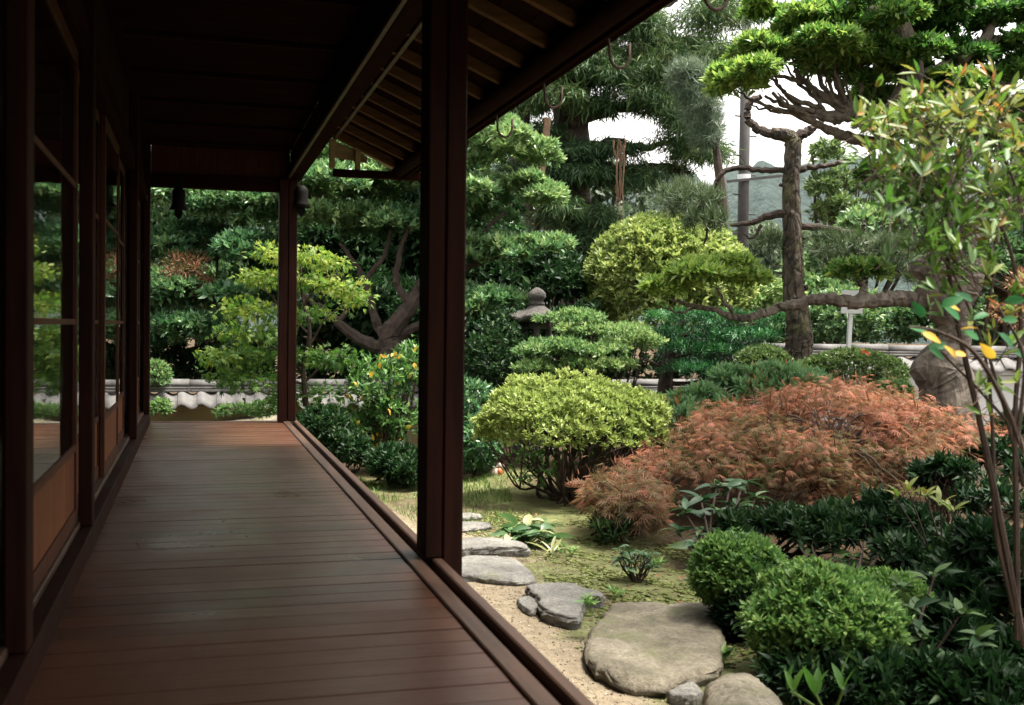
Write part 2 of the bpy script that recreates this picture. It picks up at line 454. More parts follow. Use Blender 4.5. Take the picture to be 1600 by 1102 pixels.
def leaf_arrays(P, D, N0, L, W, tint, shape):
    """leaf blades: P base, D direction, N0 rough normal"""
    S = unit(np.cross(D, N0)); N = np.cross(S, D)
    L = L[:, None]; W = W[:, None]
    n = len(P)
    if shape == 'kite':
        V = np.stack([P, P+D*L*0.45+S*W*0.5+N*W*0.14, P+D*L-N*L*0.08, P+D*L*0.45-S*W*0.5+N*W*0.14], 1)
        f = np.array([[0, 1, 2], [0, 2, 3]])
    elif shape == 'blade':
        V = np.stack([P-S*W*0.5, P+S*W*0.5, P+D*L*0.6+S*W*0.35-N*L*0.04, P+D*L-N*L*0.16], 1)
        f = np.array([[0, 1, 2], [0, 2, 3]])
    elif shape == 'needle':
        V = np.stack([P-S*W*0.5, P+S*W*0.5, P+D*L], 1)
        f = np.array([[0, 1, 2]])
    else:   # leaf: folded ellipse of six points
        V = np.stack([P, P+D*L*0.28+S*W*0.42+N*W*0.12, P+D*L*0.66+S*W*0.40+N*W*0.07-N*L*0.03,
                      P+D*L-N*L*0.12, P+D*L*0.66-S*W*0.40+N*W*0.07-N*L*0.03, P+D*L*0.28-S*W*0.42+N*W*0.12], 1)
        f = np.array([[0, 1, 2], [0, 2, 3], [0, 3, 4], [0, 4, 5]])
    k = V.shape[1]
    faces = (f[None]+np.arange(n)[:, None, None]*k).reshape(-1, 3)
    return V.reshape(-1, 3), faces, np.repeat(tint, k)
def mesh_np(name, V, Fc, tint, mat, parent=None):
    me = bpy.data.meshes.new(name)
    me.vertices.add(len(V)); me.vertices.foreach_set('co', V.astype(np.float32).ravel())
    me.loops.add(Fc.size); me.loops.foreach_set('vertex_index', Fc.astype(np.int32).ravel())
    m = len(Fc); w = Fc.shape[1]
    me.polygons.add(m)
    me.polygons.foreach_set('loop_start', np.arange(0, m*w, w, dtype=np.int32))
    a = me.attributes.new('tint', 'FLOAT', 'POINT')
    a.data.foreach_set('value', np.clip(tint, 0, 1).astype(np.float32))
    me.materials.append(mat)
    me.update(calc_edges=True)
    o = bpy.data.objects.new(name, me)
    link(o); rel(o, parent)
    return o

class Pad:
    """an ellipsoid in the place: centre, half sizes across, deep, high"""
    def __init__(self, px, py, rx, rz, d, rd=None, tint=0.0):
        self.c = at(px, py, d)
        self.rx, self.rz = rx*d/FPX, rz*d/FPX
        self.rd = rd if rd is not None else self.rx
        self.tint = tint
        self.area = self.rx*self.rd+0.8*self.rz*(self.rx+self.rd)

def cloud(pads, k=6, fr=0.42, flat=0.55, down=-0.25, tj=0.06):
    """break each ellipsoid into smaller flattened ones spread over it, so that tops and gaps show"""
    out = []
    for p in pads:
        for _ in range(k):
            u = unit(rng.normal(size=3))
            if u[2] < down: u[2] *= -1
            q = Pad.__new__(Pad)
            g = rng.uniform(.55, .95)
            q.c = p.c+R0*u[0]*p.rx*g+FH*u[1]*p.rd*g+np.array([0, 0, u[2]*p.rz*g])
            m = fr*rng.uniform(.75, 1.25)
            q.rx, q.rd = p.rx*m, p.rd*m
            rr = min(q.rx, q.rd)
            q.rz = min(rr*flat, p.rz*.9) if p.rz > .5*rr else p.rz*.7
            q.tint = p.tint+rng.normal()*tj
            q.area = q.rx*q.rd+0.8*q.rz*(q.rx+q.rd)
            out.append(q)
    return out

def sample_pads(pads, n, rin=0.72, zmin=-0.5, lump=0.15, freq=2.2):
    w = np.array([p.area for p in pads]); k = rng.choice(len(pads), n, p=w/w.sum())
    u = unit(rng.normal(size=(n, 3)))
    bad = u[:, 2] < zmin
    u[bad, 2] *= -1
    if zmin > 0:
        u[:, 2] = zmin+(1-zmin)*np.abs(u[:, 2])
        u[:, :2] *= (np.sqrt(np.clip(1-u[:, 2]**2, 0, 1))/(np.linalg.norm(u[:, :2], axis=1)+1e-9))[:, None]
    r = rin+(1-rin)*rng.random(n)**0.6
    ax = np.array([[p.rx, p.rd, p.rz] for p in pads])[k]
    c = np.array([p.c for p in pads])[k]
    q = u*ax*r[:, None]
    X = c+q[:, :1]*R0+q[:, 1:2]*FH+q[:, 2:]*np.array([0, 0, 1.0])
    nn = unit(u/ax)
    Nn = nn[:, :1]*R0+nn[:, 1:2]*FH+nn[:, 2:]*np.array([0, 0, 1.0])
    lp = lumps(X, freq)
    X = X+Nn*(lump*np.minimum(ax.min(1), 0.6)*lp)[:, None]
    t = np.array([p.tint for p in pads])[k]
    return X, Nn, t, lp

def foliage(name, parent, mat, pads, n, per, cr, L, W, out=0.5, up=0.4, rnd=0.6, shape='kite', tint=0.45, tsd=0.16,
            rin=0.72, zmin=-0.5, lump=0.15, freq=2.2, fan=0, droop=0.0, nup=1.0, lvar=0.25, star=False, clump_t=0.14):
    X, Nn, tp, lp = sample_pads(pads, n, rin, zmin, lump, freq)
    ct = tint+tp+rng.normal(size=n)*clump_t+lp*0.08
    i = np.repeat(np.arange(n), per)
    m = n*per
    if star:     # every leaf of the clump springs from one twig end
        P = X[i]+rng.normal(size=(m, 3))*cr*0.15
    else:
        P = X[i]+rng.normal(size=(m, 3))*cr*0.5
    z = np.array([0, 0, 1.0])
    D = unit(Nn[i]*out+z*(up-droop)+rng.normal(size=(m, 3))*rnd)
    N0 = unit(z*nup+Nn[i]*0.5+rng.normal(size=(m, 3))*0.45)
    t = ct[i]+rng.normal(size=m)*tsd
    LL = L*(1+lvar*rng.normal(size=m)).clip(0.4, 1.8)
    if fan:
        S = unit(np.cross(D, N0)); N = np.cross(S, D)
        an = np.linspace(-1.15, 1.15, fan)
        Pf, Df, Nf, Lf, tf = [], [], [], [], []
        for a in an:
            dd = unit(D*math.cos(a)+S*math.sin(a)-N*0.12-z*droop*0.5)
            Pf.append(P); Df.append(dd); Nf.append(N); Lf.append(LL*(1-0.32*abs(a))); tf.append(t)
        P, D, N0, LL, t = map(np.concatenate, (Pf, Df, Nf, Lf, tf))
    WW = W*LL/L
    V, Fc, T = leaf_arrays(P, D, N0, LL, WW, t, shape)
    return mesh_np(name, V, Fc, T, mat, parent)

def twigs(mb, root, pads, n, r0=0.02, r1=0.006, bend=0.25, rin=0.5, sides=5, zmin=0.0, wob=0.01):
    X, Nn, _, _ = sample_pads(pads, n, rin, zmin, 0.1)
    root = np.asarray(root, float)
    for x in X:
        mid = root*0.5+x*0.5
        mid = mid+np.array([(x-root)[0]*0.15, (x-root)[1]*0.15, -bend*np.linalg.norm(x-root)*0.5+0.0])
        s = root+rng.normal(size=3)*np.array([0.04, 0.04, 0.0])
        limb(mb, [s, mid+rng.normal(size=3)*wob*3, x], r0, r1, sides, 4, 0.08, 1, wob)

# single leaves that can be picked apart: shared blade meshes, one object a leaf
def blade_proto(name, mat, w, tint, n=5, fold=0.16, droop=0.25, tip=1.0):
    """a unit-long leaf along +Y with a folded midrib"""
    V, T, Fc = [], [], []
    for i in range(n+1):
        t = i/n
        hw = w*0.5*(math.sin(PI*min(1, t**0.8))**0.8 if 0 < t < 1 else 0.0)*(1 if t < 0.9 else tip)
        z = -droop*t*t
        V += [(-hw, t, z+fold*hw*2), (0, t, z), (hw, t, z+fold*hw*2)]
    for i in range(n):
        a = i*3
        Fc += [(a, a+1, a+4, a+3), (a+1, a+2, a+5, a+4)]
    me = bpy.data.meshes.new(name)
    me.from_pydata(V, [], Fc)
    at_ = me.attributes.new('tint', 'FLOAT', 'POINT')
    at_.data.foreach_set('value', np.full(len(V), tint, np.float32))
    me.materials.append(mat)
    me.polygons.foreach_set('use_smooth', [True]*len(me.polygons))
    me.update()
    return me
def place_leaf(me, parent, P, D, N0, L, name='leaf'):
    D = unit(np.asarray(D, float)); S = unit(np.cross(D, N0)); N = np.cross(S, D)
    o = bpy.data.objects.new(name, me)
    link(o, parent)
    P = np.asarray(P, float)-np.array(parent.location)
    o.matrix_basis = Matrix(((S[0]*L, D[0]*L, N[0]*L, P[0]), (S[1]*L, D[1]*L, N[1]*L, P[1]), (S[2]*L, D[2]*L, N[2]*L, P[2]), (0, 0, 0, 1)))
    return o

# ================================================================== THE SETTING
def ground_h(x, y):
    h = 0.03*np.sin(x*1.3+0.4)*np.cos(y*0.9)+0.015*np.sin(x*3.1+y*2.3)
    h = h*np.clip((x-1.4)/1.0, 0, 1)
    h = h+0.16*np.clip((x-3.2)/3.0, 0, 1)*np.clip((y-6.5)/3, 0, 1)
    return np.where((np.abs(x) < 14) & (y < 16) & (y > -8), h, h*0.3)
gx = np.unique(np.concatenate([np.arange(-4, 12, 0.12), np.arange(-40, 60, 4.0), [-900, -400, -150, -80, 100, 200, 400, 900]]))
gy = np.unique(np.concatenate([np.arange(1, 14, 0.12), np.arange(-40, 90, 4.0), [-900, -400, -150, 120, 200, 400, 900]]))
XX, YY = np.meshgrid(gx, gy)
ZZ = ground_h(XX, YY)
V = np.stack([XX, YY, ZZ], -1).reshape(-1, 3)
nx, ny = len(gx), len(gy)
ii = (np.arange(ny-1)[:, None]*nx+np.arange(nx-1)[None]).ravel()
Fq = np.stack([ii, ii+1, ii+nx+1, ii+nx], 1)
def ground_mat():
    m, n, l, b = newmat('garden_ground')
    v = mapping(n, l, (1, 1, 1))
    big = noise(n, l, 0.9, 6, 0.6, v)
    fine = noise(n, l, 14, 6, 0.7, v)
    grit = noise(n, l, 120, 3, 0.7, v)
    sand = ramp(n, [(0.3, (0.16, 0.127, 0.088)), (0.7, (0.31, 0.255, 0.18))])
    l.new(fine.outputs[0], sand.inputs[0])
    moss = ramp(n, [(0.38, (0.05, 0.036, 0.022)), (0.47, (0.11, 0.092, 0.05)), (0.52, (0.115, 0.125, 0.05)), (0.62, (0.19, 0.21, 0.09))])
    am = n.new('ShaderNodeMath'); am.operation = 'MULTIPLY_ADD'
    l.new(fine.outputs[0], am.inputs[0]); am.inputs[1].default_value = 0.40
    m3 = n.new('ShaderNodeMath'); m3.operation = 'MULTIPLY'
    l.new(big.outputs[0], m3.inputs[0]); m3.inputs[1].default_value = 0.62
    l.new(m3.outputs[0], am.inputs[2])
    l.new(am.outputs[0], moss.inputs[0])
    soil = ramp(n, [(0.3, (0.03, 0.02, 0.012)), (0.7, (0.09, 0.06, 0.035))])
    l.new(fine.outputs[0], soil.inputs[0])
    # where the trodden sand ends and the moss begins, then the leaf mould under the shrubs
    tc = n.new('ShaderNodeTexCoord'); sx = n.new('ShaderNodeSeparateXYZ'); l.new(tc.outputs['Object'], sx.inputs[0])
    e = n.new('ShaderNodeMath'); e.operation = 'MULTIPLY_ADD'       # x + 0.0*y
    l.new(sx.outputs['Y'], e.inputs[0]); e.inputs[1].default_value = -0.06; l.new(sx.outputs['X'], e.inputs[2])
    wob = n.new('ShaderNodeMath'); wob.operation = 'MULTIPLY_ADD'
    mid = noise(n, l, 3.0, 6, 0.65, v)
    l.new(mid.outputs[0], wob.inputs[0]); wob.inputs[1].default_value = 0.9; l.new(e.outputs[0], wob.inputs[2])
    s1 = n.new('ShaderNodeMapRange'); s1.inputs['From Min'].default_value = 1.80; s1.inputs['From Max'].default_value = 1.98
    l.new(wob.outputs[0], s1.inputs['Value'])
    s2 = n.new('ShaderNodeMapRange'); s2.inputs['From Min'].default_value = 2.72; s2.inputs['From Max'].default_value = 3.2
    l.new(wob.outputs[0], s2.inputs['Value'])
    sy = n.new('ShaderNodeMapRange'); sy.inputs['From Min'].default_value = 8.0; sy.inputs['From Max'].default_value = 9.4
    wy = n.new('ShaderNodeMath'); wy.operation = 'MULTIPLY_ADD'
    l.new(mid.outputs[0], wy.inputs[0]); wy.inputs[1].default_value = 0.9; l.new(sx.outputs['Y'], wy.inputs[2])
    l.new(wy.outputs[0], sy.inputs['Value'])
    mxx = n.new('ShaderNodeMath'); mxx.operation = 'MAXIMUM'
    l.new(s1.outputs[0], mxx.inputs[0]); l.new(sy.outputs[0], mxx.inputs[1])
    sy2 = n.new('ShaderNodeMapRange'); sy2.inputs['From Min'].default_value = 10.6; sy2.inputs['From Max'].default_value = 11.6
    l.new(wy.outputs[0], sy2.inputs['Value'])
    mx2 = n.new('ShaderNodeMath'); mx2.operation = 'MAXIMUM'
    l.new(s2.outputs[0], mx2.inputs[0]); l.new(sy2.outputs[0], mx2.inputs[1])
    a = n.new('ShaderNodeMix'); a.data_type = 'RGBA'
    l.new(mxx.outputs[0], a.inputs[0]); l.new(sand.outputs[0], a.inputs[6]); l.new(moss.outputs[0], a.inputs[7])
    c = n.new('ShaderNodeMix'); c.data_type = 'RGBA'
    l.new(mx2.outputs[0], c.inputs[0]); l.new(a.outputs[2], c.inputs[6]); l.new(soil.outputs[0], c.inputs[7])
    l.new(c.outputs[2], b.inputs['Base Color'])
    b.inputs['Roughness'].default_value = 0.95
    b.inputs['Specular IOR Level'].default_value = 0.15
    ad = n.new('ShaderNodeMath'); ad.operation = 'MULTIPLY_ADD'
    l.new(grit.outputs[0], ad.inputs[0]); ad.inputs[1].default_value = 0.25; l.new(fine.outputs[0], ad.inputs[2])
    bump(n, l, ad.outputs[0], b, 0.9, 0.03)
    return m
ground = mesh_np('ground', V, Fq, np.zeros(len(V)), ground_mat())
ground.data.polygons.foreach_set('use_smooth', [True]*len(ground.data.polygons))
tag(ground, kind='structure')

# far hills
def hills():
    v, n0 = [], 420
    rows = np.linspace(0, 1, 16)
    for q in rows:
        d = 140+75*q
        for i in range(n0):
            a = math.radians(-35+100*i/(n0-1))
            ph = a*9
            h = (31+3*math.sin(ph)+2*math.sin(2.7*ph+1)+1.0*math.sin(9*ph)+.6*math.sin(23*ph))*math.sin(q*PI*.62)/math.sin(PI*.5)
            dd = d
            pt = np.array([[d*math.sin(a), d*math.cos(a), 0.0]])
            h += (1.2*lumps(pt*.30, 1.0)[0]+0.8*lumps(pt*.75+5, 1.0)[0])*min(1, q*4)
            v.append((dd*math.sin(a), dd*math.cos(a), max(-0.5, h) if q > 0 else -0.5))
    f = []
    for j in range(len(rows)-1):
        for i in range(n0-1):
            f.append((j*n0+i, j*n0+i+1, (j+1)*n0+i+1, (j+1)*n0+i))
    me = bpy.data.meshes.new('hills'); me.from_pydata(v, [], f)
    m, n, l, b = newmat('haze_tinted_woodland')
    vv = mapping(n, l, (1, 1, 1))
    t = noise(n, l, 0.5, 8, 0.75, vv)
    r = ramp(n, [(0.35, (0.035, 0.06, 0.06)), (0.65, (0.085, 0.13, 0.12))])  # distance haze put into the base colour as blue-green
    l.new(t.outputs[0], r.inputs[0]); l.new(r.outputs[0], b.inputs['Base Color'])
    b.inputs['Roughness'].default_value = 1.0
    bump(n, l, t.outputs[0], b, 1.0, 3.0)
    me.materials.append(m)
    me.polygons.foreach_set('use_smooth', [True]*len(me.polygons))
    o = bpy.data.objects.new('hills', me); link(o); tag(o, kind='structure')
hills()

# ------------------------------------------------------------------ veranda floor
DZ = 0.55
YE = 10.2
floor = bpy.data.objects.new('veranda_floor', None); link(floor); tag(floor, kind='structure')
BW = 0.125
def board_mesh(k):
    mb = MB(); g = 0.0032
    mb.box(-0.56, 0.56, -BW/2+g, BW/2-g, -0.03, 0)
    me = bpy.data.meshes.new('floor_board'); me.from_pydata(mb.v, [], mb.f)
    me.materials.append(M['floor'])
    return me
bms = [board_mesh(0)]
y = -5.0
while y < YE-0.01:
    o = bpy.data.objects.new('floor_board', bms[0]); link(o, floor)
    o.location = (0.188, min(y+BW/2, YE-BW/2-0.001), DZ+random.uniform(-0.0010, 0.0006))
    o.rotation_euler = (random.uniform(-0.004, 0.004), random.uniform(-0.001, 0.001), 0)
    y += BW
MB().box(0.752, 0.808, -5, YE, 0.47, DZ+0.012).build('inner_rail', M['rail'], floor, bevel=0.004)
MB().box(0.810, 0.842, -5, YE, 0.46, DZ-0.022).build('rail_groove', M['post'], floor)
MB().box(0.844, 0.884, -5, YE, 0.40, DZ+0.014).build('outer_rail', M['rail'], floor, bevel=0.005)
MB().box(-0.40, 0.75, YE, YE+0.05, 0.40, DZ+0.006).build('end_rail', M['rail'], floor, bevel=0.004)
MB().box(0.76, 0.86, -5, YE, 0.24, 0.398).build('edge_joist', M['beam'], floor)
for yy in np.arange(0.4, 10.2, 1.9):
    MB().box(0.76, 0.85, yy, yy+0.1, 0.0, 0.238).build('floor_strut', M['beam'], floor)
MB().box(-0.40, 0.70, -5, YE, 0.30, 0.515).build('floor_bed', M['beam'], floor)

# ------------------------------------------------------------------ the house
house = thing('house', 'dark timber house with glazed sliding doors and a deep raftered eave over its veranda', 'house')
def part(name, mat, *boxes, bevel=0.003):
    mb = MB()
    for bx in boxes: mb.box(*bx)
    return mb.build(name, M[mat], house, bevel=bevel)
XW = -0.372
# wall sill with a step, posts
part('threshold', 'post', (-0.418, XW, -5, YE, 0.50, 0.635))
part('door_track', 'rail', (-0.56, -0.420, -5, YE, 0.50, 0.655))
PY = [2.93, 4.66, 8.02, 10.1]
for yy in [-2.4, -0.6, 1.2]+PY:
    part('post', 'post', (-0.428, XW-0.004, yy-0.10 if yy < 10 else yy-0.05, yy if yy < 10 else yy+0.097, 0.637, 2.945), bevel=0.004)
# posts at the garden edge, with the shutter jamb on the sill
for yy in (-1.9, 4.02, 10.05):
    if yy > 9:     # the end post stands on the deck itself
        part('post', 'post', (0.786, 0.862, yy, yy+0.10, DZ+0.016, 2.70), bevel=0.006)
        part('shutter_jamb', 'post', (0.706, 0.7835, yy+0.003, yy+0.13, DZ+0.004, 2.70), bevel=0.005)
        part('corner_strut', 'post', (0.887, 0.972, yy, yy+0.10, 0.05, 0.40), bevel=0.006)
    else:
        part('post', 'post', (0.882, 0.957, yy, yy+0.10, 0.05, 2.70), bevel=0.006)
        part('shutter_jamb', 'post', (0.815, 0.8795, yy+0.003, yy+0.165, DZ+0.016, 2.70), bevel=0.005)
    mb = MB(); mb.lathe((0.937, yy+0.055, 0.0), [(0.15, -0.05), (0.16, 0.0), (0.13, 0.04), (0.10, 0.049)], 12)
    mb.build('post_footing', M['stone'], house)
part('eave_girder', 'beam', (0.80, 0.90, -5, YE+0.1, 2.705, 2.86), bevel=0.006)
part('girder_infill', 'beam', (0.806, 0.86, -5, YE, 2.862, 2.95))
part('girder_trim', 'rail', (0.775, 0.798, -5, YE+0.1, 2.70, 2.73), bevel=0.003)
part('girder_cover', 'rail', (0.902, 0.925, -5, 7.8, 2.69, 2.72), bevel=0.003)
# rafters: undersides on the line z = 2.49 - 0.44 (x - 1.35)
def rz(x): return 2.49-0.44*(x-1.35)
yy = -4.05
rme = None
while yy < 7.9:
    if rme is None:
        mb = MB(); mb.prism([(0.86, rz(0.86)+0.012), (1.42, rz(1.42)+0.012), (1.42, rz(1.42)+0.065), (0.86, rz(0.86)+0.065)], -0.019, 0.019)
        o = mb.build('rafter', M['rafter'], house, bevel=0.002); rme = o.data
    else:
        o = bpy.data.objects.new('rafter', rme); link(o, house)
    o.location = (random.uniform(-0.004, 0.004), yy+0.0, random.uniform(-0.003, 0.003))
    yy += 0.345
# roof: boards over the rafters, tiles' underside, solid over the rooms
for k in range(5):
    a, b2 = 0.86+0.128*k, 0.86+0.128*(k+1)-0.003
    MB().prism([(a, rz(a)+0.066), (b2, rz(b2)+0.066), (b2, rz(b2)+0.082), (a, rz(a)+0.082)], -5, 7.98).build('roof_board', M['roofboard'], house)
MB().prism([(1.51, rz(1.51)+0.09), (1.53, rz(1.51)+0.14), (0.97, rz(0.97)+0.18), (0.96, 3.06), (-3.6, 4.9), (-3.6, 4.7), (0.55, 3.0), (0.865, 2.995), (0.880, 2.87), (0.93, rz(0.93)+0.088)], -5.4, 8.05).build('roof', M['tileshade'], house)
MB().prism([(1.0, 2.985), (1.0, 3.06), (-3.6, 3.7), (-3.6, 3.2), (0.6, 2.985)], 8.06, 10.5).build('lower_roof', M['tileshade'], house)
mb = MB(); mb.tube([(1.352, -5, 2.488), (1.352, 1.5, 2.490), (1.352, 7.84, 2.488)], 0.042, 10)
mb.build('eave_pole', M['beam'], house, smooth=True)
part('eave_board', 'beam', (1.392, 1.410, -5.2, 7.95, 2.448, 2.53))
# gutter hooks
for yy in (3.0, 3.77, 4.54, 5.31):
    pts = [(1.40, yy+0.01, 2.52), (1.415, yy, 2.41)]
    for k in range(9):
        a = PI+PI*k/8
        pts.append((1.452+0.037*math.cos(a), yy, 2.395+0.045*math.sin(a)))
    pts.append((1.490, yy, 2.44))
    MB().tube(pts, 0.0055, 6).build('gutter_hook', M['hook'], house, smooth=True)
# gable end of the eave
MB().bar((0.88, 8.02, 2.80), (1.50, 8.02, 2.495), 0.03, 0.075, (0, 1, 0)).build('barge_board', M['gable'], house, bevel=0.003)
part('tie_beam', 'beam', (0.90, 1.52, 7.70, 7.76, 2.435, 2.485))
for x0, t in ((0.875, 2.69), (1.05, 2.64)):
    part('gable_strut', 'gable', (x0, x0+0.035, 7.71, 7.75, 2.487, t))
MB().prism([(0.90, 2.575), (1.14, 2.545), (1.14, rz(1.14)+0.005), (0.90, rz(0.90)+0.005)], 7.78, 7.80).build('gable_panel', M['gable'], house)
# ceiling, transom over the far opening, wall above the doors
part('ceiling', 'roofboard', (-0.50, 0.80, -5, YE, 2.95, 2.98))
for yy in np.arange(-4.6, 10, 0.9):
    part('ceiling_batten', 'beam', (-0.37, 0.80, yy, yy+0.03, 2.92, 2.949))
part('lintel', 'beam', (XW-0.002, 0.80, YE-0.10, YE, 2.59, 2.70))
part('transom', 'door', (XW-0.002, 0.80, YE-0.06, YE-0.03, 2.702, 2.948))
part('head_rail', 'beam', (-0.55, -0.395, -5, YE, 2.44, 2.56))
part('upper_wall', 'post', (-0.52, -0.432, -5, YE, 2.562, 2.945))
# rooms behind the doors
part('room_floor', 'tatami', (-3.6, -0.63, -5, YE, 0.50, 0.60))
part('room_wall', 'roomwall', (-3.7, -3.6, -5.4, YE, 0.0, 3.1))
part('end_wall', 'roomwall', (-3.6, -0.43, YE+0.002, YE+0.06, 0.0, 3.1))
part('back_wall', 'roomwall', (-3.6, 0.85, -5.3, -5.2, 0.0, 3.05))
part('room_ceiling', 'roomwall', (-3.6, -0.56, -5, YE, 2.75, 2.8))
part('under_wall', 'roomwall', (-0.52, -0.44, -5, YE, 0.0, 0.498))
def glass():
    m, n, l, b = newmat('window_glass')
    b.inputs['Base Color'].default_value = (0.9, 0.93, 0.92, 1)
    b.inputs['Roughness'].default_value = 0.015
    b.inputs['Transmission Weight'].default_value = 1.0
    b.inputs['IOR'].default_value = 1.5
    t = noise(n, l, 3.0, 2, 0.5, mapping(n, l, (1, 1, 1)))
    bump(n, l, t.outputs[0], b, 0.02, 0.02)
    return m
M['glass'] = glass()
# shoji screens inside the rooms
for (y0, y1) in ((4.1, 4.9), (8.6, 9.9)):
    s = MB().box(-0.80, -0.79, y0, y1, 0.62, 2.3).build('shoji', M['paper'], house)
    for zz in np.arange(0.9, 2.3, 0.3):
        MB().box(-0.788, -0.776, y0, y1, zz, zz+0.018).build('lattice_bar', M['door'], s)
    for q in np.linspace(y0, y1-0.03, 5):
        MB().box(-0.788, -0.774, q, q+0.02, 0.62, 2.3).build('lattice_bar', M['door'], s)
def sliding_door(y0, y1, x):
    w = 0.04
    mb = MB()
    z0, zp, zt = 0.657, 0.93, 2.438
    mb.box(x-0.011, x+0.011, y0, y0+w, z0, zt); mb.box(x-0.011, x+0.011, y1-w, y1, z0, zt)
    mb.box(x-0.010, x+0.010, y0+w, y1-w, z0, z0+0.055)
    mb.box(x-0.010, x+0.010, y0+w, y1-w, zp, zp+0.03); mb.box(x-0.010, x+0.010, y0+w, y1-w, zt-0.05, zt)
    d = mb.build('sliding_door', M['door'], house, bevel=0.0015)
    nb = max(3, int((y1-y0)/0.13))
    ys = np.linspace(y0+w, y1-w, nb+1)
    for a, b2 in zip(ys[:-1], ys[1:]):
        MB().box(x-0.006, x+0.003, a+0.001, b2-0.0015, z0+0.055, zp).build('panel_board', M['panel'], d, bevel=0.001)
    for zz in (1.41, 1.92):
        MB().box(x-0.008, x+0.0075, y0+w, y1-w, zz, zz+0.02).build('muntin', M['door'], d)
    MB().box(x+0.001, x+0.005, y0+w-0.003, y1-w+0.003, zp+0.027, zt-0.047).build('pane', M['glass'], d)
edges = [(-2.3, -1.5), (-1.5, -0.72), (-0.5, 1.08), (1.3, 2.81), (2.95, 4.54), (4.68, 5.9), (5.86, 6.9), (6.86, 7.90), (8.04, 9.04), (9.0, 10.04)]
for k, (a, b2) in enumerate(edges):
    sliding_door(a, b2, -0.440 if k % 2 == 0 else -0.466)

# hanging bells under the far lintel
def bell(px, py, yb, label, s=1.0):
    r = ray(px, py); p = CAMP+r*(yb/r[1])
    root = thing('hanging_bell', label, 'bell', p, 'bells hanging by the far opening')
    prof = [(0.012, 0.0), (0.028, -0.004), (0.052, -0.025), (0.060, -0.06), (0.058, -0.12), (0.066, -0.16), (0.078, -0.195), (0.070, -0.195)]
    MB().lathe(p, [(r_*s, z_*s) for r_, z_ in prof], 16).build('bell_body', M['bell'], root, smooth=True)
    MB().tube([p+np.array([0, 0, -0.01]), p+np.array([0, 0, 0.10*s])], 0.007, 6).build('hanger', M['bell'], root)
    MB().tube([p+np.array([0, 0, -0.19*s]), p+np.array([0, 0, -0.10*s])], 0.004, 6).build('clapper_cord', M['bell'], root)
    mb = MB(); q = p+np.array([0, 0, -0.18*s])
    mb.add([q+np.array(v)*s for v in [(-.03,-.004,0),(.03,-.004,0),(.036,-.004,-.06),(0,-.004,-.10),(-.036,-.004,-.06),(-.03,.004,0),(.03,.004,0),(.036,.004,-.06),(0,.004,-.10),(-.036,.004,-.06)]],
           [(0,1,2,3,4),(9,8,7,6,5),(0,5,6,1),(1,6,7,2),(2,7,8,3),(3,8,9,4),(4,9,5,0)])
    mb.build('wind_catcher', M['bell'], root)
bell(279, 293, YE-0.13, 'dark bell with a pointed tail hanging under the lintel of the far opening', 0.98)
bell(471, 290, YE-0.15, 'dark bell hanging outside the girder, against the far garden post', 1.0)

